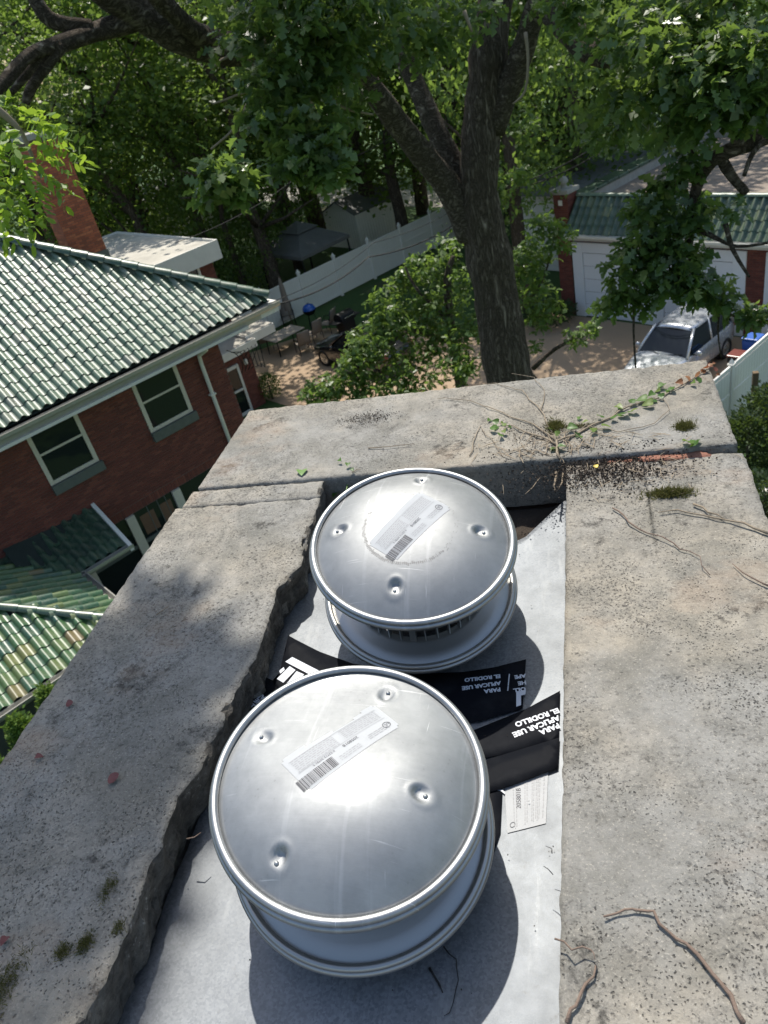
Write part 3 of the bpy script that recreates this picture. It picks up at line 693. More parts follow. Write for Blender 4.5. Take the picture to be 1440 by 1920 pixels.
# paper label stuck on the sheet
lp = [onz(x, y, ZS + .004) for x, y in [(946, 1476), (1028, 1442), (1023, 1541), (951, 1559)]]
b = MB(); b.add([(p[0], p[1], sheet_z(p[0], p[1]) + .0014) for p in lp], [(0, 3, 2, 1)])
slab_l = tag(b.build('sheet_label', MT['sticker']), 'small white paper label stuck on the metal sheet beside the tape', 'label')
def on_sheet_label(s, t):
    p = (lp[0] * (1 - s) + lp[1] * s) * (1 - t) + (lp[3] * (1 - s) + lp[2] * s) * t; return (p[0], p[1], sheet_z(p[0], p[1]) + .0022)
b = MB(); R2 = random.Random(3)
for sx in (.18, .24, .45, .50, .62, .66, .72, .76, .80, .90):
    y = .08
    while y < .88:
        L = R2.uniform(.03, .12)
        b.add([on_sheet_label(sx, y), on_sheet_label(sx + .018, y), on_sheet_label(sx + .018, min(y + L, .92)), on_sheet_label(sx, min(y + L, .92))], [(0, 3, 2, 1)]); y += L + .03
b.build('small_print', MT['ink_grey'], slab_l)
b = MB()
for k in range(24):
    a0, a1 = 2 * math.pi * k / 24, 2 * math.pi * (k + 1) / 24
    b.add([on_sheet_label(.14 + .07 * r_ * math.cos(q), .86 + .055 * r_ * math.sin(q)) for r_, q in ((1, a0), (1, a1), (.8, a1), (.8, a0))], [(0, 1, 2, 3)])
b.build('approval_ring', MT['ink'], slab_l)
p = np.array(on_sheet_label(.36, .58)); q = np.array(on_sheet_label(.36, .22)); ex = _n(q - p); ey = np.array([-ex[1], ex[0], 0])
V, F = text_mesh('205801B', .0105); b = MB(); b.add([p + ex * v[0] + ey * v[1] for v in V], F); b.build('part_number', MT['ink'], slab_l)

# ---- twigs, ivy, moss, fallen leaves
def twig(name, pts, r, label, z=ZC, mat='twig', cat='twig', wav=.004, dz=.003, group=None):
    P = [onz(x, y, z + dz) for x, y in pts]; out = [P[0]]
    for i in range(len(P) - 1):
        m = max(2, int(np.linalg.norm(P[i + 1] - P[i]) / .02))
        for k in range(1, m + 1): out.append(P[i] + (P[i + 1] - P[i]) * k / m + np.array([rnd.uniform(-1, 1) * wav, rnd.uniform(-1, 1) * wav, abs(rnd.gauss(0, .5)) * wav]))
    r *= .8; n = len(out); b = MB(); b.tube(out, [r * (1 - .55 * i / (n - 1)) * rnd.uniform(.85, 1.2) for i in range(n)], 6)
    return tag(b.build(name, MT[mat], None, True), label, cat, group)
ZR = ZC - .012
t = twig('twig', [(1395, 1918), (1370, 1865), (1340, 1820), (1285, 1775), (1250, 1745), (1230, 1712), (1195, 1703), (1172, 1705), (1132, 1725)], .0034, 'long curved brown twig lying on the lower right capping stone', ZR)
twig('twig', [(1063, 1918), (1078, 1880), (1100, 1845), (1122, 1805)], .0034, 'short straight brown twig at the bottom of the right stone', ZR)
twig('twig', [(1040, 1760), (1075, 1783), (1112, 1778), (1122, 1800)], .0016, 'thin forked twig near the sheet edge on the right stone', ZR, dz=.012)
twig('twig', [(1440, 1000), (1370, 975), (1320, 965), (1270, 955), (1235, 962)], .0032, 'pale forked twig below the moss on the right stone', ZR, 'stem')
twig('twig', [(1300, 945), (1330, 962), (1355, 972)], .0030, 'stubby broken twig poking out of the moss on the right stone', ZR, 'stem')
twig('twig', [(1148, 952), (1180, 980), (1215, 1000), (1260, 1020), (1310, 1045), (1328, 1080)], .0022, 'thin dark root snaking across the right stone', ZR)
twig('twig', [(1440, 1098), (1405, 1085), (1378, 1060)], .0022, 'thin dark twig at the right edge of the frame', ZR)
twig('twig', [(832, 1775), (858, 1800), (862, 1840), (850, 1880), (838, 1910)], .0014, 'thin black stalk curving over the sheet in front of the nearer vent', ZS, 'blackplastic')
twig('twig', [(805, 1815), (825, 1850), (830, 1862)], .0026, 'short black stick on the sheet below the nearer vent', ZS, 'blackplastic')
twig('twig', [(350, 1573), (375, 1565)], .0018, 'tiny brown twig caught between the left stone and the nearer vent', ZS + .06)
twig('twig', [(293, 1153), (315, 1138)], .0022, 'small grey twig lying on the left stone', ZC, 'stem')
for i, (x0, y0, x1, y1, lb) in enumerate([(1035, 1600, 1026, 1592, 'upper'), (1037, 1640, 1021, 1622, 'lower')]): twig('rootlet', [(x0, y0), (x1, y1)], .0010, lb + ' of two hair roots poking over the right stone edge onto the sheet', ZS + .05, 'blackplastic', 'root')
# dry vine stems over the far stone
vine = thing('ivy_vine', onz(1060, 830, ZC), 'ivy vine trailing green and reddish leaves across the far capping stone', 'vine')
def stem(pts, r, z=ZC, parent=vine, mat='stem', dz=.003):
    P = [onz(x, y, z + dz) for x, y in pts]; out = [P[0]]
    for i in range(len(P) - 1):
        m = max(2, int(np.linalg.norm(P[i + 1] - P[i]) / .025))
        for k in range(1, m + 1): out.append(P[i] + (P[i + 1] - P[i]) * k / m + np.array([rnd.uniform(-1, 1), rnd.uniform(-1, 1), abs(rnd.gauss(0, .6))]) * .004)
    n = len(out); b = MB(); b.tube(out, [r * (1 - .6 * i / (n - 1)) for i in range(n)], 6); return b.build('stem', MT[mat], parent, True)
stem([(1050, 860), (1042, 830), (1080, 815), (1130, 790), (1180, 765), (1240, 745), (1290, 715), (1325, 692), (1345, 690)], .0032)
stem([(1045, 835), (1000, 815), (960, 800), (940, 795)], .0028)
stem([(1040, 825), (1000, 795), (930, 770), (880, 752), (820, 748)], .0020)
stem([(1035, 810), (1015, 770), (980, 735), (930, 718), (900, 722)], .0018)
stem([(1015, 770), (1020, 730), (1000, 708), (960, 702)], .0014)
stem([(1060, 830), (1100, 800), (1160, 810), (1230, 795), (1255, 770), (1240, 745)], .0016)
stem([(1045, 850), (1010, 865), (960, 870), (920, 850)], .0024, dz=-.03)
stem([(1040, 855), (1000, 880), (950, 905), (930, 880)], .0022, dz=-.05)
stem([(900, 860), (935, 862), (985, 868), (1040, 850)], .0026, dz=-.012)
stem([(935, 865), (940, 900), (945, 930)], .0016, dz=-.05)
stem([(1045, 870), (1040, 905), (1042, 920)], .0042, dz=-.03); stem([(1056, 868), (1052, 900), (1050, 915)], .0036, dz=-.03); stem([(1034, 868), (1010, 900), (985, 928)], .002, dz=-.04)
stem([(880, 855), (900, 800), (940, 850), (990, 840)], .0014); stem([(690, 840), (730, 838), (780, 834)], .0016)
ivy_t = np.array([(0, 0), (.05, -.02), (.02, -.22), (.12, -.42), (.34, -.40), (.50, -.34), (.72, -.22), (1.0, 0), (.72, .22), (.50, .34), (.34, .40), (.12, .42), (.02, .22), (.05, .02)])
def one_leaf(px, py, size, mat, z, parent, up=.012, name='leaf', tilt=.5):
    p = onz(px, py, z + up); a = rnd.uniform(0, 6.28); D = _n([math.cos(a), math.sin(a), rnd.uniform(-.3, .3)]); n = _n([rnd.uniform(-tilt, tilt), rnd.uniform(-tilt, tilt) - .15, 1]); n = _n(n - D * np.dot(n, D)); Yv = np.cross(n, D)
    V = []; 
    for (x, y) in ivy_t: V.append(p + size * (D * (x - .4) + Yv * y + n * (.28 * abs(y) - .25 * (x - .4) ** 2)))
    c = p + size * (D * .05 - n * .01)
    V.append(c); k = len(ivy_t); b = MB(); tt = rnd.random(); b.add(V, [(i, (i + 1) % k, k) for i in range(k)], (tt, tt, 0)); return b.build(name, MT[mat], parent, True)
for (x, y, s, m) in [(1045, 812, .028, 'ivy'), (1052, 836, .032, 'ivy'), (1072, 800, .03, 'ivy'), (1088, 818, .026, 'ivy'), (1098, 790, .03, 'ivy'), (1112, 806, .03, 'ivy'), (1125, 780, .03, 'ivy'), (1135, 798, .032, 'ivy'),
                     (1150, 782, .034, 'ivy'), (1160, 762, .034, 'ivy'), (1172, 774, .034, 'ivy'), (1186, 752, .036, 'ivy'), (1190, 768, .03, 'ivy'), (1205, 748, .036, 'ivy'), (1222, 738, .036, 'ivy'), (1216, 756, .034, 'ivy'), (1240, 742, .03, 'ivy'), (1240, 722, .034, 'ivy'),
                     (1260, 728, .03, 'ivy'), (1275, 716, .034, 'ivy_red'), (1288, 708, .032, 'ivy_red'), (1300, 716, .03, 'ivy'), (1308, 702, .028, 'ivy_red'), (1322, 690, .026, 'ivy_red'), (1334, 684, .022, 'ivy_red'), (1342, 692, .02, 'ivy_red'), (1346, 702, .018, 'ivy_red'),
                     (925, 802, .028, 'ivy'), (938, 815, .03, 'ivy'), (946, 796, .026, 'ivy'), (930, 790, .024, 'ivy'), (945, 808, .024, 'ivy'), (1290, 828, .04, 'ivy'), (1305, 830, .036, 'ivy')]:
    one_leaf(x, y, s * rnd.uniform(.6, .95), m, ZC, vine, tilt=.8)
    if rnd.random() < .8: one_leaf(x + rnd.uniform(-14, 14), y + rnd.uniform(-9, 9), s * rnd.uniform(.45, .75), m, ZC, vine, .006, tilt=.9)
sprig = thing('ivy_sprig', onz(645, 870, ZC), 'small ivy sprig rooted at the inner corner left of the farther vent', 'plant')
stem([(648, 925), (655, 895), (650, 868), (635, 855)], .002, ZC - .05, sprig, 'greenleaf', .02); stem([(660, 885), (670, 880), (678, 882)], .0015, ZC, sprig, 'stem')
for (x, y, s, m, dz) in [(637, 862, .016, 'ivy', 0), (652, 870, .018, 'ivy', 0), (660, 880, .014, 'ivy', 0), (640, 915, .04, 'ivy', -.06), (655, 900, .03, 'ivy', -.05), (645, 932, .035, 'ivy_red', -.07), (630, 925, .03, 'ivy', -.06)]: one_leaf(x, y, s, m, ZC + dz, sprig)
def fallen(px, py, size, mat, label, z=ZC):
    o = one_leaf(px, py, size, 'ivy', z, None, .006, 'fallen_leaf', .25); o.data.materials[0] = MT[mat]; return tag(o, label, 'leaf')
fallen(566, 884, .036, 'greenleaf', 'fresh green leaf lying across the left stone joint')
fallen(212, 1458, .026, 'deadred', 'dark red dry leaf on the middle of the left stone')
fallen(72, 1418, .016, 'deadred', 'small brown dry leaf near the outer edge of the left stone')
fallen(130, 1318, .018, 'deadred', 'curled brown leaf on the shaded part of the left stone')
fallen(8, 1762, .016, 'deadred', 'tiny reddish leaf at the lower left frame edge')
fallen(1118, 874, .014, 'yellow', 'tiny yellow leaf on the right stone beside the dirt', ZR)
# moss cushions: short strands
strand = np.array([(0, -.06, 0), (1, 0, .0), (0, .06, 0)])
def moss(px, py, rx, ry, n, label, z=ZC, L=.016):
    c = onz(px, py, z); t = rng.normal(size=(n, 2)) * .5; P = np.stack([c[0] + t[:, 0] * rx, c[1] + t[:, 1] * ry, np.full(n, z - .002) + rng.random(n) * .006 * np.exp(-(t ** 2).sum(1))], 1)
    D = rng.normal(size=(n, 3)) * [.7, .7, .35] + [0, 0, .55]; me = leaf_mesh('moss_clump', strand, P - c, rot_frames(D, .2), rng.uniform(.5, 1.2, n) * L)
    me.materials.append(MT['moss']); ob = bpy.data.objects.new('moss_clump', me); COL.objects.link(ob); ob.location = c; return tag(ob, label, 'moss', 'moss cushions on the capping stones')
moss(1283, 800, .022, .020, 900, 'round moss cushion near the right end of the far stone')
moss(1040, 800, .020, .030, 900, 'tall dark moss tuft where the ivy stems gather')
moss(1080, 800, .05, .012, 800, 'flat moss strip under the ivy leaves on the far stone', L=.009)
moss(1255, 925, .045, .016, 1300, 'wide moss cushion on the far end of the right stone', ZR)
moss(160, 1772, .012, .016, 420, 'larger moss spot low on the left stone', L=.010)
moss(118, 1785, .014, .012, 320, 'paler moss spot beside the larger one on the left stone', L=.009)
moss(205, 1665, .012, .022, 420, 'moss streak by the broken edge of the left stone', L=.008)
moss(10, 1850, .020, .050, 700, 'dark moss patch at the lower left frame edge', L=.010)
moss(222, 1742, .010, .014, 260, 'small moss tuft on the chipped left edge near the bottom', L=.008)
moss(1070, 852, .05, .012, 500, 'moss growing in the joint beside the spalled brick', ZC - .02, .012)

# crumbs of soil and broken litter washed over the stones near the joint
FLK = np.array([(0, -.4, 0), (1, -.3, .1), (.9, .35, .05), (.1, .4, .12)])
def crumbs(px, py, sx, sy, n, z, label, size=.004, mat='soil'):
    c = onz(px, py, z); t = rng.normal(size=(n, 2)); P = np.stack([t[:, 0] * sx, t[:, 1] * sy, rng.random(n) * .002], 1); me = leaf_mesh('soil_crumbs', FLK, P, rot_frames(rng.normal(size=(n, 3)), .3), rng.uniform(.3, 1.4, n) * size)
    me.materials.append(MT[mat]); o = bpy.data.objects.new('soil_crumbs', me); COL.objects.link(o); o.location = c + np.array([0, 0, .001]); return tag(o, label, 'soil', kind='stuff')
crumbs(1130, 880, .09, .045, 4200, ZR, 'dark soil crumbs washed over the far end of the right stone')
crumbs(1085, 845, .11, .014, 2600, ZC - .004, 'soil and plant crumbs lining the stone joint at right')
crumbs(1010, 815, .05, .035, 700, ZC + .001, 'fine plant crumbs under the vine on the far stone', .003)
crumbs(690, 785, .045, .02, 900, ZC + .001, 'black crust patch on the far stone left of centre', .0028)
crumbs(620, 1530, .3, .5, 500, ZS + .004, 'grit scattered on the metal sheet', .0022)

SLV = np.array([(-1, -.03, 0), (0, -.05, .06), (1, -.02, 0), (1, .02, 0), (0, .05, .06), (-1, .03, 0)])
def dry_bits(px, py, sx, sy, n, z, label, size=.022):
    c = onz(px, py, z); t = rng.normal(size=(n, 2)); P = np.stack([t[:, 0] * sx, t[:, 1] * sy, .002 + rng.random(n) * .006], 1); D = rng.normal(size=(n, 3)) * [1, 1, .15]; me = leaf_mesh('dry_stem_bits', SLV, P, rot_frames(D, .8), rng.uniform(.3, 1.3, n) * size)
    me.materials.append(MT['stem']); o = bpy.data.objects.new('dry_stem_bits', me); COL.objects.link(o); o.location = c; return tag(o, label, 'debris', kind='stuff')
dry_bits(1060, 835, .10, .03, 130, ZC, 'dry broken stem bits tangled along the joint under the vine')
dry_bits(1180, 895, .10, .05, 60, ZR, 'dry stem bits scattered on the dirty end of the right stone', .014)
dry_bits(1000, 905, .05, .02, 40, ZS - .02, 'dry stem bits fallen into the dark gap', .03)
# ================================================================== ground, drive, road
def sheet_poly(name, pts, z, mat, kind='structure'):
    b = MB(); b.add([(p[0], p[1], z) for p in pts], [tuple(range(len(pts)))]); o = b.build(name, MT[mat]); o['kind'] = kind; return o
sheet_poly('ground', [(-400, -200), (400, -200), (400, 500), (-400, 500)], 0, 'lawn')
sheet_poly('driveway', [hp(u, v)[:2] for u, v in [(12, -9.6), (23.5, -9.6), (23.5, -18.3), (20.6, -19.5), (20.0, -24.2), (19.2, -27.2), (15, -29.2), (13.3, -27.5), (13.4, -19), (12, -14)]][::-1], .012, 'drive')
sheet_poly('road', [hp(u, v)[:2] for u, v in [(37, -70), (41, -70), (38.5, -25), (35.5, -25)]], .012, 'road')
sheet_poly('clearing', [hp(u, v)[:2] for u, v in [(31, -92), (39, -92), (37, -72), (31, -74)]], .02, 'lawn')

# ================================================================== roof tile helpers
def tile_mesh(name, wid, L, hump, th=.012, n=9):
    """one barrel-and-pan tile: x across, y up the slope, z out of the roof"""
    xs = []; 
    for i in range(n + 1):
        t = i / n
        if t < .56: a = math.pi * t / .56; xs.append((-(wid * .5) + wid * .62 * (t / .56) , hump * math.sin(a) ** .8))
        else:
            s = (t - .56) / .44; xs.append((-(wid * .5) + wid * (.62 + .42 * s), -.012 * math.sin(math.pi * s)))
    V = []; F = []; m = n + 1
    for (y, lift) in ((0, .020), (L, .0)):
        for (x, z) in xs: V.append((x, y, z + lift))
    for (x, z) in xs: V.append((x, 0, z + .020 - th))
    for (x, z) in xs: V.append((x, 0, z + .020))
    for i in range(n):
        F.append((i, i + 1, m + i + 1, m + i)); F.append((2 * m + i, 2 * m + i + 1, 3 * m + i + 1, 3 * m + i))
    return V, F
def ridge_mesh(L, r0, r1, n=8):
    V = []; F = []
    for (y, r) in ((0, r0), (.03, r0 * 1.0), (L, r1)):
        for i in range(n + 1):
            a = math.pi * i / n; V.append((-r * math.cos(a), y, r * .85 * math.sin(a)))
    for j in range(2):
        for i in range(n): F.append((j * (n + 1) + i, j * (n + 1) + i + 1, (j + 1) * (n + 1) + i + 1, (j + 1) * (n + 1) + i))
    k = len(V); V += V[:n + 1]; F.append(tuple(k + i for i in range(n, -1, -1))); return V, F
def mesh_from(name, VF, mat, smooth=True):
    b = MB(); b.add(*VF); me = b.mesh(name, (0, 0, 0), smooth); me.materials.append(mat)
    return me
def tile_field(parent, places, VF, mat, name='roof_tile', limit=300, restname='far_roof_tiles'):
    """places: list of (X,Y,Z,p) frames; the nearest visible ones become parts, the rest one joined part"""
    vis = sorted([q for q in places if visible(q[3])], key=lambda q: np.linalg.norm(q[3] - O)); own = vis[:limit]; ids = set(id(q) for q in own)
    me = None; b0 = MB(); b0.add(*VF); me = b0.mesh(name, (0, 0, 0), True); me.materials.append(mat)
    for (X, Y, Z, p) in own:
        j = rnd.gauss(0, .012); X2 = X * math.cos(j) + Y * math.sin(j); Y2 = np.cross(Z, X2)
        inst(name, me, parent, mat4(X2, Y2, Z, p + Z * rnd.uniform(-.003, .006) + Y * rnd.gauss(0, .006)))
    rest = [q for q in places if id(q) not in ids]
    if rest:
        b = MB(); Vt = np.array(VF[0])
        for (X, Y, Z, p) in rest:
            W = p + Vt[:, 0:1] * X + Vt[:, 1:2] * Y + Vt[:, 2:3] * Z; b.add(W, VF[1], (rnd.random(), 0, 0))
        tag(b.build(restname, mat, parent, True), kind='stuff')

# ================================================================== the neighbouring house
house = thing('brick_house', hp(5, -20), 'two storey red brick house with green glazed tile roof at the left', 'house')
FV = -17.0; EV = -16.38; EZ = 5.96; TP = .63; UC = 10.12
WIN = [(3.54, 4.76, 4.07, 5.50), (6.17, 7.40, 4.05, 5.50)]
# main block walls
b = MB(); b.hbox(-6, 8.66, -28.0, FV, 0, 5.55); b.build('wall', MT['mortar'], house)
bb = MB()
holes = [(u0 + 6, u1 + 6, z0, z1) for u0, u1, z0, z1 in WIN] + [(2.9 + 6, 7.9 + 6, .4, 2.42)]
# local u origin -6, bricks from z=0
brick_field(bb, None, hp(1.4, FV, 1.2), AU, UZ, BV, 7.26, 4.35, [(u0 - 1.4, u1 - 1.4, z0 - 1.2 - .25, z1 - 1.2 + .6) for u0, u1, z0, z1 in WIN] + [(2.9 - 1.4, 7.9 - 1.4, -.8, 2.64 - 1.2)], seed=8)
for k in range(70):       # soldier course above the ground floor windows
    bb.box(hp(2.93 + k * .0715, FV + .004, 2.53), (.06, .008, .205), (AU, BV, UZ), (rnd.random(), rnd.random(), 0))
brick_field(bb, None, hp(8.66, FV, 2.0), -BV, UZ, AU, 6.7, 3.5, seed=9)
tag(bb.build('wall_bricks', MT['brick'], house), kind='stuff')
def window(u0, u1, z0, z1, v=FV, parent=house, fr=.10, deep=.06):
    w = MB(); vo = v + .035
    for (a0, a1, c0, c1) in ((u0, u0 + fr, z0, z1), (u1 - fr, u1, z0, z1), (u0 + fr, u1 - fr, z1 - fr, z1), (u0 + fr, u1 - fr, z0, z0 + fr * .9)):
        w.hbox(a0, a1, v + .001, vo, c0, c1)
    wo = w.build('window', MT['cream'], parent, bevel=.006)
    zm = (z0 + z1) / 2 + .06
    MB().hbox(u0 + fr, u1 - fr, v + .002, v + .014, zm, z1 - fr).build('pane', MT['glass'], wo)
    MB().hbox(u0 + fr, u1 - fr, v + .002, v + .008, z0 + fr * .9, zm - .05).build('pane', MT['glass'], wo)
    MB().hbox(u0 + fr, u1 - fr, v + .002, v + .030, zm - .05, zm).build('meeting_rail', MT['cream'], wo)
    MB().hbox(u0 - .01, u1 + .05, v + .001, v + .11, z0 - .24, z0 - .005).build('sill', MT['slate'], wo, bevel=.01)
    return wo
for q in WIN: window(*q)
# ground floor window band with pale mullion posts
band = MB().hbox(2.9, 7.9, FV + .001, FV + .01, .40, 2.41).build('ground_floor_window', MT['glass'], house)
for (u0, u1) in ((4.70, 4.93), (6.04, 6.27), (7.4, 7.6), (3.3, 3.5)): MB().hbox(u0, u1, FV + .01, FV + .09, .3, 2.41).build('mullion', MT['cream'], band)
MB().hbox(2.9, 7.9, FV + .01, FV + .05, 1.52, 1.62).build('transom', MT['slate'], band)
for (u0, u1) in ((5.05, 5.45), (5.62, 5.95)): MB().hbox(u0, u1, FV + .0105, FV + .013, 1.70, 2.25).build('curtain', MT['interior'], band)
for u in (5.3, 5.6, 5.82): MB().hbox(u, u + .022, FV + .0135, FV + .02, 1.62, 2.41).build('glazing_bar', MT['slate'], band)
# soffit, fascia, gutter, downpipe
MB().hbox(-6, 9.25, FV + .002, EV + .10, 5.55, 5.62).build('soffit', MT['white'], house)
MB().hbox(8.662, 9.25, -28.0, FV + .001, 5.55, 5.62).build('soffit', MT['white'], house)
MB().hbox(-6, 9.72, EV - .02, EV + .03, 5.60, 5.80).build('fascia', MT['alu_gutter'], house)
def gutter(p0, p1, nrm, parent, name='gutter', r=.075, mat='alu_gutter'):
    p0, p1, nrm = map(np.array, (p0, p1, nrm)); prof = [(0, .10), (0, 0), (.03, -.03), (.09, -.03), (.125, .02), (.13, .085), (.145, .092), (.145, .102), (.122, .102), (.118, .03), (.088, -.018), (.032, -.018), (.012, .0), (.012, .10)]
    V = [p + nrm * x + UZ * z for p in (p0, p1) for x, z in prof]; n = len(prof)
    F = [(i, (i + 1) % n, n + (i + 1) % n, n + i) for i in range(n)] + [tuple(range(n - 1, -1, -1)), tuple(range(n, 2 * n))]
    b = MB(); b.add(V, F); return b.build(name, MT[mat], parent)
gutter(hp(-6, EV + .031, 5.77), hp(10.28, EV + .031, 5.77), BV, house)
MB().hbox(9.72, 10.28, EV - .35, EV + .03, 5.60, 5.86).build('eave_return', MT['white'], house)
b = MB(); b.tube([hp(8.03, FV + .60, 5.72), hp(8.03, FV + .58, 5.50), hp(8.02, FV + .12, 5.28), hp(8.02, FV + .09, 5.05), hp(8.02, FV + .09, .2)], .052, 8); dpn = b.build('downpipe', MT['white'], house, True)
for z in (4.2, 2.6): MB().hbox(7.94, 8.10, FV + .009, FV + .15, z, z + .04).build('strap', MT['white'], dpn)
# roof body
def rz(v): return EZ - .03 + TP * (EV - v)
b = MB(); RU = UC; RB = -28.6; RID = (EV + RB) / 2; RH = rz(RID) - .05
P = [hp(-6, EV, EZ - .05), hp(RU, EV, EZ - .05), hp(RU, RB, EZ - .05), hp(-6, RB, EZ - .05), hp(-6, RID, RH), hp(RU - (EV - RID), RID, RH)]
b.add(P, [(0, 1, 5, 4), (1, 2, 5), (2, 3, 4, 5), (3, 0, 4), (3, 2, 1, 0)]); b.build('roof', MT['underlay'], house)
sl = math.atan(TP); Ys = _n(-BV * math.cos(sl) + UZ * math.sin(sl)); Zs = _n(np.cross(AU, Ys)); 
if Zs[2] < 0: Zs = -Zs
TW, TLn = .262, .36; EXPO = .305
places = []
for j in range(26):
    s = j * EXPO; dv = s * math.cos(sl)
    for i in range(-24, 40):
        u = UC - .22 - (i + .0) * TW
        if u < -3 or u > UC - dv - .17 or dv > (EV - RID) - .1: continue
        places.append((-AU if False else AU, Ys, Zs, hp(u, EV + .0 - dv, EZ - .02 + TP * dv - .0)))
tile_field(house, places, tile_mesh('roof_tile', TW, TLn, .072), MT['tile'])
hipdir = _n(hp(-1, -1, TP)); rme = mesh_from('hip_tile', ridge_mesh(.46, .15, .125), MT['tile_dark'])
hx = _n(np.cross(hipdir, UZ)); hz_ = np.cross(hx, hipdir)
Lh = np.linalg.norm(hp(-1, -1, TP)); k = 0
for k in range(22):
    p = hp(UC, EV, EZ + .03) + hipdir * (k * .40 + .02)
    inst('hip_tile', rme, house, mat4(hx, hipdir, hz_, p + hz_ * .05))
# other roof faces get tiles too (seen only edge-on): joined
pl2 = []; Yr = _n(-AU * math.cos(sl) + UZ * math.sin(sl)); Xr = -BV; Zr = np.cross(Xr, Yr)
if Zr[2] < 0: Xr = BV; Zr = np.cross(Xr, Yr)
for j in range(19):
    dv = j * EXPO * math.cos(sl)
    for i in range(46):
        v = RB + .15 + i * TW
        if v > EV - dv - .17 or v < RB + dv + .17: continue
        pl2.append((Xr, Yr, Zr, hp(UC + .05 - dv, v, EZ - .05 + TP * dv)))
tile_field(house, pl2, tile_mesh('roof_tile', TW, TLn, .072), MT['tile'], limit=0, restname='side_roof_tiles')
# tall brick chimney behind the hip
ch = MB(); cu0, cu1, cv0, cv1 = 8.68, 9.72, -24.75, -24.0
ch.hbox(cu0, cu1, cv0, cv1, 5.9, 10.25); cho = ch.build('chimney_stack', MT['mortar'], house)
bb = MB(); brick_field(bb, None, hp(cu0, cv1, 6.0), AU, UZ, BV, cu1 - cu0, 4.2, seed=21); brick_field(bb, None, hp(cu0, cv0, 6.0), BV, UZ, -AU, cv1 - cv0, 4.2, seed=22); brick_field(bb, None, hp(cu1, cv0, 6.0), BV, UZ, AU, cv1 - cv0, 4.2, seed=23)
tag(bb.build('stack_bricks', MT['brick_stack'], cho), kind='stuff')
MB().hbox(cu0 - .06, cu1 + .06, cv0 - .06, cv1 + .06, 10.25, 10.42).build('stack_cap', MT['stone'], cho, bevel=.02)
MB().hbox(cu0 - .03, cu1 + .03, cv0 - .03, cv1 + .03, 6.3, 6.95).build('lead_flashing', MT['slate'], cho)
# upper rear addition with pale flat roof
add = MB().hbox(10.0, 13.35, -31.2, -24.55, 0, 5.30).build('rear_addition', MT['mortar'], house)
bb = MB(); brick_field(bb, None, hp(12.8, -24.55, 2.9), AU, UZ, BV, .55, 2.4, seed=31); brick_field(bb, None, hp(13.35, -24.55, 2.9), -BV, UZ, AU, 6.6, 2.4, seed=32)
tag(bb.build('addition_bricks', MT['brick'], add), kind='stuff')
MB().hbox(9.7, 13.62, -31.9, -24.2, 5.30, 5.82).build('addition_fascia', MT['white'], add)
MB().hbox(9.75, 13.57, -31.85, -24.25, 5.821, 5.86).build('addition_roof', MT['flatroof'], add)
for (u0, u1, v0, v1) in ((9.7, 13.62, -24.26, -24.2), (9.7, 13.62, -31.9, -31.84), (13.56, 13.62, -31.84, -24.26)): MB().hbox(u0, u1, v0, v1, 5.8205, 5.93).build('roof_edge', MT['white'], add)
wn = MB().hbox(11.1, 12.75, -24.549, -24.53, 4.0, 5.25).build('addition_window', MT['glass'], add)
for u0 in (11.1, 11.9, 12.68): MB().hbox(u0, u0 + .09, -24.53, -24.48, 4.0, 5.25).build('addition_window_frame', MT['white'], add)
MB().hbox(13.351, 13.36, -24.9, -24.7, 4.65, 4.85).build('wall_vent', MT['white'], add)
# low rear wing with the white framed door
wing = MB().hbox(8.7, 13.18, -28.0, -23.7, 0, 2.22).build('rear_wing', MT['mortar'], house)
bb = MB(); brick_field(bb, None, hp(8.7, -23.7, 0), AU, UZ, BV, 4.48, 2.2, [(11.74 - 8.7, 12.56 - 8.7, -.1, 1.93)], seed=41); brick_field(bb, None, hp(13.18, -23.7, 0), -BV, UZ, AU, 4.0, 2.2, seed=42)
tag(bb.build('wing_bricks', MT['brick'], wing), kind='stuff')
MB().hbox(8.7, 13.45, -28.2, -23.45, 2.22, 2.50).build('wing_fascia', MT['white'], wing)
MB().hbox(8.75, 13.40, -28.15, -23.5, 2.501, 2.53).build('wing_roof', MT['flatroof'], wing)
MB().hbox(13.2, 14.5, -26.6, -23.7, 2.30, 2.62).build('porch_canopy', MT['white'], house)
MB().hbox(13.24, 14.46, -26.56, -23.74, 2.621, 2.65).build('canopy_roof', MT['flatroof'], house)
dr = MB()
for (a0, a1, c0, c1) in ((11.76, 11.86, 0, 1.9), (12.44, 12.54, 0, 1.9), (11.86, 12.44, 1.78, 1.9), (11.86, 12.44, .92, 1.0), (11.86, 12.44, 0, .12)): dr.hbox(a0, a1, -23.69, -23.62, c0, c1)
dro = dr.build('door', MT['white'], house, bevel=.008)
MB().hbox(11.86, 12.44, -23.69, -23.66, 1.0, 1.78).build('pane', MT['glass'], dro); MB().hbox(11.86, 12.44, -23.69, -23.66, .12, .92).build('pane', MT['glass'], dro)
MB().hbox(12.80, 12.94, -23.69, -23.60, 1.72, 1.92).build('wall_lamp', MT['white'], house, bevel=.02)
# service cables bunched at the eave corner
wb = MB()
for k in range(7):
    a0 = onz(420 + k * 8, 642 - k * 2, 4.6); wb.tube([hp(8.9 + .1 * k, FV - .1, 5.0 - .1 * k), hp(9.0 + .12 * k, FV + .15, 4.9), hp(9.05 + .1 * k, FV + .2, 4.6 - .06 * k), hp(9.0 + .1 * k, FV + .1, 4.35)], .012, 5)
wb.build('service_cables', MT['rubber'], house)
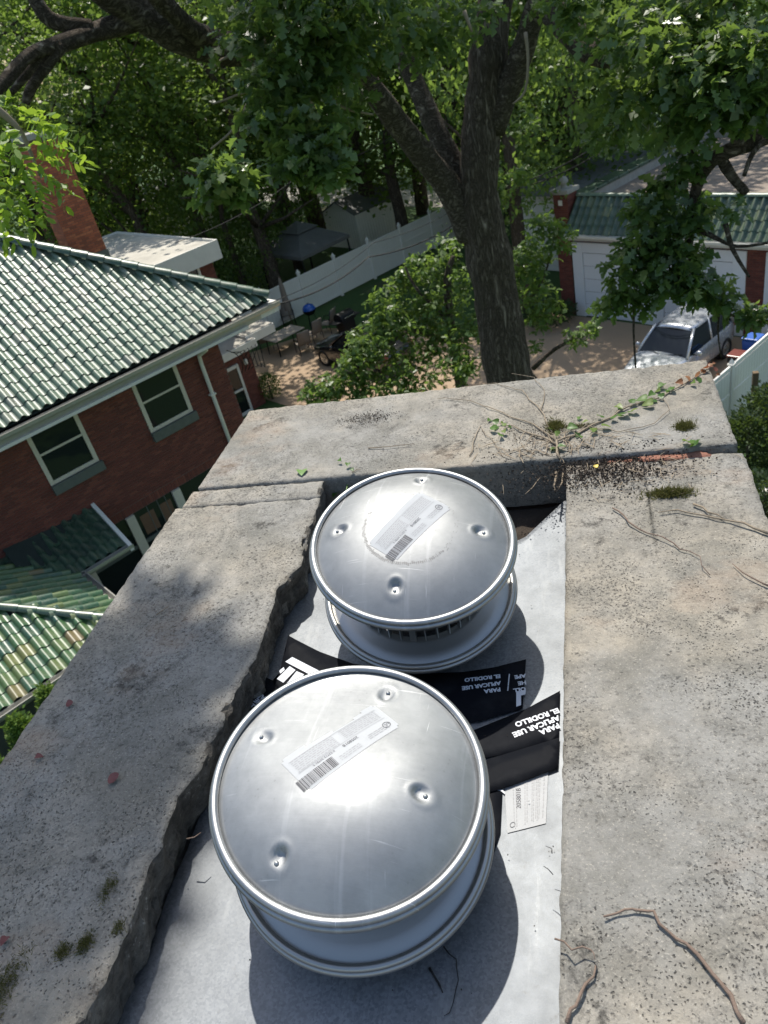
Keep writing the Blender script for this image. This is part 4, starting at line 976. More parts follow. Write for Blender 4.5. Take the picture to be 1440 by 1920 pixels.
# ---- porch roofs low on the facade
PZ = 2.5; PT = .49; spz = math.atan(PT); PU = 2.86; PF = -13.03
def ptile(): return tile_mesh('porch_roof_tile', .27, .37, .075)
b = MB(); P = [hp(-4, PF, PZ - .04), hp(PU, PF, PZ - .04), hp(PU, -17, PZ - .04), hp(PU - 1.98, PF - 1.98, PZ - .04 + 1.98 * PT), hp(-4, PF - 1.98, PZ - .04 + 1.98 * PT), hp(PU - 1.98, -17, PZ - .04 + 1.98 * PT), hp(-4, -17, PZ - .04 + 1.98 * PT)]
b.add(P, [(0, 1, 3, 4), (1, 2, 5, 3), (4, 3, 5, 6)]); prf = b.build('porch_roof', MT['underlay'], house)
Yf = _n(-BV * math.cos(spz) + UZ * math.sin(spz)); Zf = np.cross(AU, Yf); Yl = _n(-AU * math.cos(spz) + UZ * math.sin(spz)); Xl = BV if np.cross(BV, Yl)[2] > 0 else -BV; Zl = np.cross(Xl, Yl)
pl = []
for j in range(7):
    d = j * .31 * math.cos(spz)
    for i in range(22):
        u = PU - .2 - i * .27
        if u < -2.5 or u > PU - d - .16 or d > 1.95: continue
        pl.append((AU, Yf, Zf, hp(u, PF + .04 - d, PZ - .015 + PT * d)))
    for i in range(14):
        v = PF - .2 - i * .27
        if v < -16.95 or v > PF - d - .16 or d > 1.95: continue
        pl.append((Xl, Yl, Zl, hp(PU + .04 - d, v, PZ - .015 + PT * d)))
tile_field(house, pl, ptile(), MT['tile_porch'], 'porch_roof_tile', 300, 'far_porch_tiles')
hd = _n(hp(-1, -1, PT)); hx2 = _n(np.cross(hd, UZ)); hz2 = np.cross(hx2, hd); rm2 = mesh_from('porch_hip_tile', ridge_mesh(.42, .11, .095), MT['tile_dark'])
for k in range(9): inst('porch_hip_tile', rm2, house, mat4(hx2, hd, hz2, hp(PU, PF, PZ + .03) + hd * (k * .36 + .02)))
gutter(hp(-4, PF + .06, PZ - .10), hp(PU + .16, PF + .06, PZ - .10), BV, house, 'porch_gutter')
gutter(hp(PU + .05, PF + .2, PZ - .10), hp(PU + .05, -15.70, PZ - .10), AU, house, 'porch_gutter')
MB().hbox(-4, PU - .1, -16.9, PF - .1, 0, PZ - .12).build('porch_box', MT['slate'], house)
# lean-to against the wall
b = MB(); b.add([hp(2.0, -15.78, PZ - .04), hp(4.13, -15.78, PZ - .04), hp(4.13, -17, PZ + .56), hp(2.0, -17, PZ + .80)], [(0, 1, 2, 3)]); b.build('lean_to_roof', MT['underlay'], house)
pl = []
for j in range(5):
    d = j * .31 * math.cos(spz)
    for i in range(9):
        u = 4.0 - i * .27
        if d > 1.2: continue
        pl.append((AU, Yf, Zf, hp(u, -15.74 - d, PZ - .01 + PT * d)))
tile_field(house, pl, ptile(), MT['tile_dark'], 'lean_to_tile', 60, 'far_lean_to_tiles')
gutter(hp(2.86, -15.72, PZ - .10), hp(4.24, -15.72, PZ - .10), BV, house, 'lean_to_gutter')
b = MB(); b.add([hp(u, v, PZ + (-15.70 - v) * PT + dz) for dz in (-.10, .06) for (u, v) in ((4.13, -15.6), (4.22, -15.6), (4.22, -17), (4.13, -17))], [(3, 2, 1, 0), (4, 5, 6, 7), (0, 1, 5, 4), (1, 2, 6, 5), (2, 3, 7, 6), (3, 0, 4, 7)]); b.build('barge_board', MT['white'], house)

# ================================================================== garage
gar = thing('brick_garage', hp(28, -13), 'red brick garage with white doors, green tile skirt and flat gravel roof', 'garage')
GU = 23.63; GV0 = -17.1; GV1 = -5.0
MB().hbox(GU + .02, 33.4, GV0, GV1, 0, 3.2).build('wall', MT['mortar'], gar)
bb = MB(); bb2 = []
holes = [(-17.08 + 17.1, 6.42, -.1, 2.98), (7.02, 12.0, -.1, 2.98)]
brick_field(bb, None, hp(GU + .02, GV0, 0), BV, UZ, -AU, GV1 - GV0, 3.16, [(.03, 6.40, -.1, 2.82), (7.0, 12.05, -.1, 2.82)], seed=51)
brick_field(bb, None, hp(33.4, GV0, 0), -AU, UZ, -BV, 9.7, 3.16, seed=52)
tag(bb.build('wall_bricks', MT['brick'], gar), kind='stuff')
# piers at the left corner
for (v0, v1, u0, zt) in ((-17.78, -17.14, GU - .02, 4.45),):
    pr_ = MB().hbox(u0 + .03, u0 + .6, v0 + .02, v1 - .02, 0, zt).build('pier', MT['mortar'], gar)
    bb = MB(); brick_field(bb, None, hp(u0 + .03, v0 + .02, 0), BV, UZ, -AU, v1 - v0 - .04, zt, seed=53); brick_field(bb, None, hp(u0 + .03, v1 - .02, 3.2), AU, UZ, BV, .57, zt - 3.2, seed=54); tag(bb.build('pier_bricks', MT['brick'], pr_), kind='stuff')
    MB().hbox(u0 - .06, u0 + .68, v0 - .07, v1 + .07, zt, zt + .16).build('pier_cap', MT['stone'], pr_, bevel=.03)
    MB().lathe([(.001, .40), (.10, .36), (.17, .24), (.15, .12), (.09, .05), (.16, 0)], 14, None, hp(u0 + .3, (v0 + v1) / 2, zt + .16)).build('pier_finial', MT['stone'], pr_, True)
    MB().hbox(u0 + .0, u0 + .03, (v0 + v1) / 2 - .08, (v0 + v1) / 2 + .08, zt - .38, zt - .2).build('pier_lamp', MT['white'], pr_)
def gdoor(v0, v1):
    d = MB()
    for (a0, a1, c0, c1) in ((v0, v0 + .42, 0, 2.80), (v1 - .42, v1, 0, 2.80), (v0 + .42, v1 - .42, 2.44, 2.80)): d.hbox(GU - .05, GU + .03, a0, a1, c0, c1)
    do = d.build('garage_door_frame', MT['doorwhite'], gar, bevel=.01)
    n = 5
    for k in range(n): MB().hbox(GU + .0, GU + .045, v0 + .43, v1 - .43, .02 + k * 2.4 / n, .02 + (k + 1) * 2.4 / n - .012).build('garage_door_panel', MT['doorwhite'], do, bevel=.012)
gdoor(-17.08, -13.90); gdoor(-13.90, -10.70); gdoor(-10.10, -6.9)
MB().hbox(GU - .42, GU + .05, GV0 - .05, GV1, 3.00, 3.06).build('soffit', MT['white'], gar)
gutter(hp(GU - .40, GV0 - .05, 3.10), hp(GU - .40, GV1, 3.10), -AU, gar, mat='white')
MB().hbox(GU - .42, GU - .36, GV0 - .05, GV1, 3.02, 3.22).build('fascia', MT['white'], gar)
GS0, GSZ0, GS1, GSZ1 = GU - .40, 3.26, GU + .50, 4.28
b = MB(); b.add([hp(GS0, GV0, GSZ0 - .05), hp(GS0, GV1, GSZ0 - .05), hp(GS1, GV1, GSZ1 - .05), hp(GS1, GV0, GSZ1 - .05), hp(GS1 + .3, GV1, GSZ0 - .05), hp(GS1 + .3, GV0, GSZ0 - .05), hp(GS1 + .3, GV1, GSZ1 - .05), hp(GS1 + .3, GV0, GSZ1 - .05)], [(0, 1, 2, 3), (3, 2, 6, 7), (7, 6, 4, 5)]); b.build('tile_skirt_base', MT['underlay'], gar)
gs = math.atan2(GSZ1 - GSZ0, GS1 - GS0); Yg = _n(AU * math.cos(gs) + UZ * math.sin(gs)); Xg = BV if np.dot(np.cross(BV, Yg), -AU) > 0 else -BV; Zg = np.cross(Xg, Yg); pl = []
for j in range(4):
    for i in range(46):
        v = GV0 + .14 + i * .262
        if v > GV1 - .1: continue
        pl.append((Xg, Yg, Zg, hp(GS0, v, GSZ0 - .02) + Yg * (j * .33 - .04)))
tile_field(gar, pl, tile_mesh('roof_tile', .262, .38, .072), MT['tile_garage'], 'roof_tile', 200, 'far_roof_tiles')
rg = mesh_from('ridge_tile', ridge_mesh(.48, .11, .095), MT['tile'])
for i in range(27):
    inst('ridge_tile', rg, gar, mat4(-AU, BV, UZ, hp(GS1 + .02, GV0 + .02 + i * .44, GSZ1 - .0)))
MB().hbox(GS1 + .3, 33.3, GV0 + .2, GV1, 3.75, 3.86).build('flat_roof', MT['gravelroof'], gar)
prp = MB().hbox(GS1 + .2, 33.5, GV0 - .28, GV0 + .2, 3.2, 4.18).build('parapet', MT['stone'], gar)
for i in range(13): MB().hbox(GS1 + .22 + i * .70, GS1 + .22 + i * .70 + .66, GV0 - .34, GV0 + .26, 4.18 + rnd.uniform(0, .01), 4.30 + rnd.uniform(-.01, .02)).build('coping_tile', MT['tile_dark'], prp, bevel=.02)
MB().hbox(33.3, 33.7, GV0 - .28, GV1, 3.2, 4.25).build('back_parapet', MT['stone'], gar)
for v in (-14.6, -12.2): MB().hbox(31.5, 32.0, v, v + .5, 3.86, 4.4).build('roof_vent_box', MT['slate'], gar)
# white neighbouring wall seen between the trees left of the garage
nb = thing('white_outbuilding', hp(30, -21), 'white sided outbuilding partly hidden behind the trees left of the garage', 'building')
MB().hbox(27.6, 33, -22.5, -18.1, 0, 3.3).build('wall', MT['vinyl'], nb)
for k in range(14): MB().hbox(27.57, 27.6, -22.5, -18.1, .05 + k * .23, .05 + k * .23 + .215).build('siding_board', MT['vinyl'], nb)
MB().hbox(27.2, 33.4, -22.9, -17.9, 3.3, 3.46).build('roof', MT['bronze'], nb)

# ================================================================== white vinyl fences
def fence(name, label, along, org, posts, hgt=1.78, hp_=1.92, grp=None, face=None):
    along = np.array(along, float); face = np.array(face, float); org = np.array(org, float)
    f = thing(name, org + along * (posts[0] + posts[-1]) / 2, label, 'fence')
    for s in posts:
        p = org + along * s; po = MB().box(p + UZ * hp_ / 2, (.127, .127, hp_), (along, face, UZ)).build('post', MT['vinyl'], f, bevel=.006)
        c = MB(); c.box(p + UZ * (hp_ + .02), (.16, .16, .04), (along, face, UZ)); q = .05
        V = [p + along * x + face * y + UZ * z for (x, y, z) in ((-.06, -.06, hp_ + .04), (.06, -.06, hp_ + .04), (.06, .06, hp_ + .04), (-.06, .06, hp_ + .04), (-.045, -.045, hp_ + .09), (.045, -.045, hp_ + .09), (.045, .045, hp_ + .09), (-.045, .045, hp_ + .09), (0, 0, hp_ + .19))]
        c.add(V, [(0, 1, 5, 4), (1, 2, 6, 5), (2, 3, 7, 6), (3, 0, 4, 7), (4, 5, 8), (5, 6, 8), (6, 7, 8), (7, 4, 8)]); c.build('post_cap', MT['vinyl'], po)
    for s0, s1 in zip(posts[:-1], posts[1:]):
        m = org + along * (s0 + s1) / 2; L = s1 - s0 - .13; pn = MB()
        w = .15; n = int(L / w); w = L / n
        pnl = MB().box(m + UZ * .95, (L, .02, 1.5), (along, face, UZ)).build('panel', MT['vinyl'], f)
        for z, hh in ((.15, .14), (1.02, .10), (hgt - .05, .12)): MB().box(m + UZ * z, (L, .055, hh), (along, face, UZ)).build('rail', MT['vinyl'], f, bevel=.006)
        for k in range(n): MB().box(org + along * (s0 + .065 + w * (k + .5)) + UZ * .95, (w - .006, .032, 1.46), (along, face, UZ)).build('board', MT['vinyl'], pnl)
    return f
fence('vinyl_fence', 'long white vinyl panel fence crossing behind the patio furniture', AU, hp(0, -29.8), [15.8, 18.03, 20.28, 22.47, 24.74, 26.95, 29.22, 31.5, 33.8, 36.1], face=BV)
fence('vinyl_fence', 'white vinyl fence at right beside the silver car', AU, hp(0, -8.45), [11.2, 13.5, 15.8, 18.10, 20.4, 22.7], face=BV, hgt=1.85, hp_=1.86)
# ================================================================== vehicles
def car(name, label, org, fwd, lat, paint, secs, gh, wheels, W2, group='cars parked in the yard'):
    """body lofted from sections; fwd points from the front bumper backwards"""
    org, fwd, lat = map(np.array, (org, fwd, lat)); c = thing(name, org + fwd * secs[-1][0] / 2, label, 'car', group)
    L = lambda x, y, z: org + fwd * x + lat * y + UZ * z
    V = []; F = []; 
    for (x, hw, zl, zt, tw) in secs:
        half = [(hw * .80, zl), (hw * .97, zl + .07), (hw, zl + .20), (hw * 1.0, (zl + zt) / 2 + .04), (hw * .975, zt - .13), (tw + (hw - tw) * .55, zt - .04), (tw, zt), (tw * .5, zt + .022)]
        ring = [(y, z) for y, z in half] + [(0, zt + .03)] + [(-y, z) for y, z in half[::-1]]
        V += [L(x, y, z) for y, z in ring]
    n = 17
    for i in range(len(secs) - 1):
        for k in range(n): F.append((i * n + k, (i + 1) * n + k, (i + 1) * n + (k + 1) % n, i * n + (k + 1) % n))
    F += [tuple(range(n)), tuple((len(secs) - 1) * n + k for k in range(n - 1, -1, -1))]
    b = MB(); b.add(V, F); body = b.build('body', paint, c, True); ss = body.modifiers.new('s', 'SUBSURF'); ss.levels = 1; ss.render_levels = 2
    (xa, xb, hb, zb, xc, xd, ht, zt) = gh       # base front, base rear, half width, z ; roof front, rear, half width, z
    # roof with crown
    V = []; nx, ny = 8, 8
    for i in range(nx + 1):
        for j in range(ny + 1):
            x = xc - .04 + (xd - xc + .08) * i / nx; y = -ht - .03 + (2 * ht + .06) * j / ny; e = (2 * j / ny - 1) ** 2; f = (2 * i / nx - 1) ** 4
            V.append(L(x, y * (1 - .06 * f), zt + .05 - .05 * e - .045 * f))
    V2 = [np.array(v) - UZ * .04 for v in V]; m = (nx + 1) * (ny + 1)
    F = [(i * (ny + 1) + j, i * (ny + 1) + j + 1, (i + 1) * (ny + 1) + j + 1, (i + 1) * (ny + 1) + j) for i in range(nx) for j in range(ny)]
    b = MB(); b.add(V, F); ro = b.build('roof', paint, c, True); ro.modifiers.new('t', 'SOLIDIFY').thickness = .05
    def pane(name, p, bow=.0, mat=MT['glass']):
        V = []; p = [np.array(q) for q in p]; nrm = _n(np.cross(p[1] - p[0], p[3] - p[0]))
        for i in range(7):
            for j in range(5):
                s, t = i / 6, j / 4; q = (p[0] * (1 - s) + p[1] * s) * (1 - t) + (p[3] * (1 - s) + p[2] * s) * t; V.append(q + nrm * bow * (1 - (2 * s - 1) ** 2))
        b = MB(); b.add(V, [(i * 5 + j, i * 5 + j + 1, (i + 1) * 5 + j + 1, (i + 1) * 5 + j) for i in range(6) for j in range(4)]); return b.build(name, mat, c, True)
    ws = pane('windscreen', [L(xa, -hb, zb), L(xa, hb, zb), L(xc, ht, zt), L(xc, -ht, zt)], -.05)
    pane('rear_window', [L(xb, hb, zb), L(xb, -hb, zb), L(xd, -ht, zt), L(xd, ht, zt)], -.03)
    for s in (-1, 1):
        xm = (xa + xb) / 2 - .05
        pane('side_window', [L(xa + .16, s * (hb + .045), zb), L(xm, s * (hb + .05), zb), L((xc + xd) / 2 - .1, s * ht, zt), L(xc + .1, s * ht, zt)])
        pane('side_window', [L(xm + .07, s * (hb + .05), zb), L(xb - .25, s * (hb + .03), zb), L(xd - .15, s * ht, zt), L((xc + xd) / 2 - .03, s * ht, zt)])
        for (p, q, r) in ((L(xa - .02, s * (hb + .03), zb - .02), L(xc, s * (ht + .01), zt + .01), .045), (L(xm + .035, s * (hb + .05), zb), L((xc + xd) / 2 - .06, s * ht, zt), .035), (L(xb, s * (hb + .02), zb), L(xd, s * ht, zt + .01), .07)):
            MB().tube([p, (p + q) / 2 + UZ * .015, q], r, 8).build('pillar', paint, c, True)
        mr = MB().lathe([(.001, .11), (.07, .10), (.10, .04), (.10, -.03), (.06, -.09), (.001, -.10)], 12, np.array([lat * .9, fwd * .6, UZ * .75]).T, L(xa + .32, s * (hb + .22), zb + .03)); mro = mr.build('mirror', paint, c, True)
        MB().tube([L(xa + .3, s * (hb + .03), zb - .03), L(xa + .32, s * (hb + .2), zb)], .025, 6).build('mirror_arm', MT['blackplastic'], mro)
        hw = secs[2][1]; f0 = secs[1]
        MB().lathe([(.001, .05), (.10, .035), (.155, 0), (.14, -.04)], 14, np.array([lat, UZ * .5, -fwd + lat * s * .5 + UZ * .6]).T, L(secs[1][0] + .12, s * (f0[1] - .14), f0[3] - .09)).build('headlight', MT['lamp'], c, True)
        MB().box(L(secs[-2][0] + .06, s * (secs[-2][1] - .12), secs[-2][3] - .12), (.14, .22, .22), (fwd, lat, UZ)).build('tail_light', MT['redlamp'], c, bevel=.03)
        for xw in wheels:
            ct = L(xw, s * W2, .33); A = np.array([fwd, UZ, lat * s]).T
            wo = MB().lathe([(.20, .02), (.24, .09), (.30, .105), (.33, .08), (.335, 0), (.33, -.08), (.30, -.1), (.2, -.1)], 28, A, ct).build('tyre', MT['rubber'], c, True)
            MB().lathe([(.001, .06), (.05, .07), (.06, .05), (.19, .045), (.215, .075), (.225, .06)], 28, A, ct).build('rim', MT['chrome'], wo, True)
            MB().lathe([(.0, .045), (.385, .045), (.39, .02)], 28, A, ct - lat * s * .085).build('wheel_arch', MT['rubber'], c, True)
    for s in (-1, 1):
        MB().tube([L(xa - .05, s * .05, zb - .0), L(xa + .06, s * .5 + .1, zb + .05)], .012, 5).build('wiper', MT['rubber'], c)
    MB().box(L(.02, 0, .55), (.05, .9, .14), (fwd, lat, UZ)).build('grille', MT['blackplastic'], c, bevel=.02)
    return c
car('silver_car', 'silver car facing the chimney, parked in front of the white garage doors', hp(18.55, -11.32), AU, BV, MT['silver'],
    [(0, .58, .35, .66, .48), (.07, .74, .26, .77, .62), (.32, .84, .22, .87, .70), (.75, .88, .22, .95, .74), (1.15, .89, .22, 1.0, .78), (2.2, .89, .22, 1.01, .80), (3.5, .88, .24, 1.04, .80), (4.1, .82, .28, 1.02, .74), (4.28, .70, .38, .95, .6)],
    (1.16, 4.02, .775, 1.0, 1.88, 3.72, .60, 1.58), (.85, 3.42), .80)
car('black_car', 'black car half hidden under the leafy branches beside the patio', hp(17.25, -24.75), BV, -AU, MT['blackpaint'],
    [(0, .56, .35, .62, .46), (.07, .72, .24, .70, .60), (.35, .83, .2, .80, .68), (.9, .87, .2, .88, .72), (1.4, .88, .2, .93, .76), (2.4, .88, .2, .94, .78), (3.6, .87, .22, .96, .76), (4.3, .80, .26, .93, .70), (4.5, .68, .36, .85, .56)],
    (1.35, 4.0, .75, .92, 2.05, 3.35, .56, 1.40), (.85, 3.55), .79)

# ================================================================== things in the yard
def chair(px, py, rz, label):
    p = onz(px, py, 0); fx = np.array([math.cos(rz), math.sin(rz), 0]); fy = np.array([-fx[1], fx[0], 0]); c = thing('patio_chair', p, label, 'chair', 'sling chairs round the patio table'); L = lambda x, y, z: p + fx * x + fy * y + UZ * z
    b = MB(); V = []
    for j in range(9):
        t = j / 8; x = -.26 - .20 * t; z = .42 + .62 * t
        for y in (-.26, .26): V += [L(x - .03 * math.sin(t * 3.1), y, z)]
    b.add(V, [(2 * j, 2 * j + 1, 2 * j + 3, 2 * j + 2) for j in range(8)]); bo = b.build('backrest', MT['taupe'], c, True); bo.modifiers.new('t', 'SOLIDIFY').thickness = .02
    b = MB(); b.add([L(.26, -.26, .43), L(.26, .26, .43), L(-.26, .26, .41), L(-.26, -.26, .41)], [(0, 1, 2, 3)]); so2 = b.build('seat', MT['taupe'], c); so2.modifiers.new('t', 'SOLIDIFY').thickness = .02
    for s in (-1, 1):
        MB().tube([L(.26, s * .28, .0), L(.28, s * .28, .43), L(.26, s * .29, .62), L(-.1, s * .3, .66), L(-.32, s * .28, .64)], .016, 6).build('arm_frame', MT['blackmetal'], c, True)
        MB().tube([L(-.30, s * .27, 0), L(-.26, s * .27, .41), L(-.47, s * .27, 1.05)], .016, 6).build('back_leg', MT['blackmetal'], c, True)
    return c
chair(502, 655, 2.0, 'sling patio chair nearest the house, left of the table')
chair(545, 612, -1.2, 'sling patio chair in front of the closed umbrella')
chair(572, 660, 2.2, 'sling patio chair pulled in at the near side of the table')
chair(592, 640, 2.5, 'sling patio chair with high back right of the table')
chair(617, 622, 2.9, 'sling patio chair standing apart below the blue grill')
tp = onz(540, 655, 0); tb = thing('patio_table', tp, 'rectangular tan patio table among the sling chairs', 'table')
MB().box(tp + UZ * .72, (1.6, 1.0, .04), (AU, BV, UZ)).build('table_top', MT['tabletop'], tb, bevel=.015)
for su in (-1, 1):
    for sv in (-1, 1): MB().tube([tp + AU * su * .7 + BV * sv * .42, tp + AU * su * .66 + BV * sv * .38 + UZ * .70], .025, 8).build('leg', MT['blackmetal'], tb, True)
up_ = onz(552, 622, 0); um = thing('patio_umbrella', up_, 'closed tan patio umbrella standing by the white fence', 'umbrella')
MB().tube([up_, up_ + UZ * 2.55], .022, 8).build('pole', MT['timber'], um, True)
b = MB(); V = []; n = 16
for z, r in ((1.02, .11), (1.2, .12), (1.6, .10), (2.0, .085), (2.3, .06), (2.5, .03)):
    for k in range(n): a = 2 * math.pi * k / n; V.append(up_ + np.array([math.cos(a), math.sin(a), 0]) * r * (1 + .35 * (k % 2)) + UZ * z)
b.add(V, [(i * n + k, i * n + (k + 1) % n, (i + 1) * n + (k + 1) % n, (i + 1) * n + k) for i in range(5) for k in range(n)]); b.build('folded_canopy', MT['taupe'], um, True)
MB().lathe([(.001, .07), (.2, .06), (.24, 0)], 18, None, up_).build('base', MT['blackmetal'], um, True)
gp = onz(588, 612, 0); kg = thing('kettle_grill', gp, 'kettle grill with bright blue lid near the fence', 'grill')
MB().lathe([(.001, .26), (.10, .25), (.22, .19), (.29, .08), (.30, 0)], 28, None, gp + UZ * .80).build('lid', MT['blue'], kg, True)
MB().lathe([(.30, 0), (.28, -.1), (.2, -.2), (.001, -.25)], 28, None, gp + UZ * .795).build('bowl', MT['blackmetal'], kg, True)
MB().tube([gp + UZ * 1.06 - AU * .06, gp + UZ * 1.11, gp + UZ * 1.06 + AU * .06], .012, 6).build('handle', MT['blackplastic'], kg)
for k in range(3): a = k * 2.09 + .4; e = np.array([math.cos(a), math.sin(a), 0]); MB().tube([gp + e * .30, gp + e * .15 + UZ * .62], .014, 6).build('leg', MT['blackmetal'], kg)
gp = onz(655, 632, 0); bg_ = thing('black_grill', gp, 'black lidded cart grill beside the lawn', 'grill')
MB().box(gp + UZ * .45, (.62, .5, .62), (AU, BV, UZ)).build('cabinet', MT['blackmetal'], bg_, bevel=.02)
b = MB(); V = []
for s in (-.38, .38):
    for k in range(9): a = math.pi * k / 8; V.append(gp + AU * s + BV * .3 * math.cos(a) + UZ * (.86 + .30 * math.sin(a)))
b.add(V, [(k, k + 1, 9 + k + 1, 9 + k) for k in range(8)] + [tuple(range(8, -1, -1)), tuple(range(9, 18)), (0, 9, 17, 8)]); b.build('lid', MT['blackmetal'], bg_, False, .02)
MB().box(gp + UZ * .82, (.8, .56, .09), (AU, BV, UZ)).build('firebox', MT['blackmetal'], bg_, bevel=.015)
for s in (-1, 1): MB().box(gp + AU * s * .56 + UZ * .84, (.3, .48, .03), (AU, BV, UZ)).build('side_shelf', MT['blackplastic'], bg_)
MB().tube([gp + BV * .36 - AU * .28 + UZ * .98, gp + BV * .36 + AU * .28 + UZ * .98], .014, 6).build('handle', MT['chrome'], bg_)
# gazebo beyond the fence
gz = [onz(480, 474, 2.2), onz(564, 483, 2.2), onz(655, 439, 2.2)]; gz.append(gz[0] + gz[2] - gz[1]); gc = (gz[0] + gz[2]) / 2
gaz = thing('gazebo', (gc[0], gc[1], 0), 'dark two tier gazebo canopy standing beyond the white fence', 'gazebo')
q = [gc + (g_ - gc) * .34 + UZ * .68 for g_ in gz]; q2 = [gc + (g_ - gc) * .42 + UZ * .72 for g_ in gz]
b = MB(); b.add(gz + q, [(i, (i + 1) % 4, 4 + (i + 1) % 4, 4 + i) for i in range(4)]); b.build('lower_canopy', MT['canopy'], gaz).modifiers.new('t', 'SOLIDIFY').thickness = .02
b = MB(); b.add(q2 + [gc + UZ * 1.12], [(i, (i + 1) % 4, 4) for i in range(4)]); b.build('upper_canopy', MT['canopy'], gaz).modifiers.new('t', 'SOLIDIFY').thickness = .02
b = MB(); b.add([p_ for p_ in gz] + [p_ - UZ * .16 for p_ in gz], [(i, (i + 1) % 4, 4 + (i + 1) % 4, 4 + i) for i in range(4)]); b.build('valance', MT['canopy'], gaz)
for g_ in gz: p_ = gc + (g_ - gc) * .94; MB().tube([(p_[0], p_[1], 0), (p_[0], p_[1], 2.22)], .05, 8).build('post', MT['blackmetal'], gaz)
for i in range(4): MB().tube([gc + (gz[i] - gc) * .94 - UZ * .03, gc + (gz[(i + 1) % 4] - gc) * .94 - UZ * .03], .035, 6).build('beam', MT['blackmetal'], gaz)
# white shed
sh = thing('garden_shed', hp(29.5, -36.2), 'small white ribbed shed with grey gable roof behind the gazebo', 'shed')
su0, su1, sv0, sv1 = 28.4, 31.6, -37.6, -34.8
MB().hbox(su0, su1, sv0, sv1, 0, 2.0).build('wall', MT['vinyl'], sh)
for k in range(14): MB().hbox(su0 - .02, su0, sv0 + k * .2, sv0 + k * .2 + .16, 0, 2.0).build('rib', MT['vinyl'], sh)
for k in range(16): MB().hbox(su0 + k * .2, su0 + k * .2 + .16, sv1, sv1 + .02, 0, 2.0).build('rib', MT['vinyl'], sh)
vm = (sv0 + sv1) / 2
b = MB(); b.add([hp(su0, sv0, 2.0), hp(su0, sv1, 2.0), hp(su0, vm, 2.6), hp(su1, sv0, 2.0), hp(su1, sv1, 2.0), hp(su1, vm, 2.6)], [(0, 1, 2), (5, 4, 3)]); b.build('gable', MT['vinyl'], sh)
b = MB(); b.add([hp(u, v, z) for u in (su0 - .15, su1 + .15) for v, z in ((sv0 - .15, 1.95), (vm, 2.64), (sv1 + .15, 1.95))], [(0, 1, 4, 3), (1, 2, 5, 4)]); b.build('roof', MT['bronze'], sh).modifiers.new('t', 'SOLIDIFY').thickness = .06
# bins beside the car
def bin_(px, py, z, body, lid, label):
    p = onz(px, py, z); p[2] = 0; r = thing('wheelie_bin', p, label, 'bin'); b = MB()
    V = [p + AU * x * s + BV * y * s + UZ * zz for (zz, s) in ((.05, .8), (z - .08, 1)) for x, y in ((-.23, -.23), (.23, -.23), (.23, .23), (-.23, .23))]
    b.add(V, [(3, 2, 1, 0), (4, 5, 6, 7), (0, 1, 5, 4), (1, 2, 6, 5), (2, 3, 7, 6), (3, 0, 4, 7)]); b.build('body', MT[body], r, bevel=.03)
    MB().box(p + UZ * (z - .03), (.50, .50, .07), (AU, BV, UZ)).build('lid', MT[lid], r, bevel=.03)
    MB().tube([p + AU * .36 - BV * .22 + UZ * (z - .1), p + AU * .36 + BV * .22 + UZ * (z - .1)], .02, 6).build('handle', MT[body], r)
    for s in (-1, 1): MB().lathe([(.001, .03), (.1, .03), (.1, -.03), (.001, -.03)], 14, np.array([AU, UZ, BV]).T, p + AU * .28 + BV * s * .24 + UZ * .10).build('wheel', MT['rubber'], r)
bin_(1384, 662, .8, 'blackplastic', 'redlamp', 'black bin with reddish lid between the silver car and the fence')
bin_(1412, 630, 1.1, 'bluebin', 'bluebin', 'blue bin standing behind the reddish lidded bin')
p_ = onz(1412, 775, .5); p_[2] = 0; MB().box(p_ + UZ * .85, (.14, .14, 1.7)).build('timber_post', MT['timber'], None, bevel=.01); tag(bpy.data.objects['timber_post'], 'weathered square timber post in front of the right fence', 'post')
# unidentified red and white object at the right frame edge, built as a guessed box
p_ = onz(1448, 912, .6); p_[2] = 0; cl = thing('storage_box', p_, 'red and white box just visible at the right frame edge', 'box')
MB().box(p_ + UZ * .3, (.9, .6, .5), (AU, BV, UZ)).build('body', MT['redlamp'], cl, bevel=.04); MB().box(p_ + UZ * .60, (.95, .64, .10), (AU, BV, UZ)).build('lid', MT['vinyl'], cl, bevel=.03)
# overhead cables
def cable(pts, r, label, sag=.3):
    P = [np.array(q) for q in pts]; out = []
    for i in range(len(P) - 1):
        for k in range(14): t = k / 13; out.append(P[i] * (1 - t) + P[i + 1] * t - UZ * sag * 4 * t * (1 - t))
    b = MB(); b.tube(out, r, 5); return tag(b.build('overhead_cable', MT['rubber'], None, True), label, 'cable', 'overhead service cables')
cable([hp(10.1, FV + .4, 5.75), atd(690, 482, 24), atd(880, 400, 28)], .022, 'thick black cable leaving the house eave across the white fence', .25)
cable([hp(10.0, FV + .3, 5.8), atd(700, 455, 24), atd(900, 360, 28)], .011, 'thinner cable running just above the thick one', .2)
cable([atd(330, 455, 26), atd(560, 330, 30), atd(760, 240, 34)], .012, 'thin cable slanting up in front of the dark trees', .2)
cable([atd(985, 340, 25), atd(1100, 285, 22), atd(1185, 240, 20)], .016, 'pair of pale cables slanting over the garage, upper one', .05)
cable([atd(1000, 345, 25), atd(1110, 295, 22), atd(1190, 250, 20)], .016, 'pair of pale cables slanting over the garage, lower one', .05)
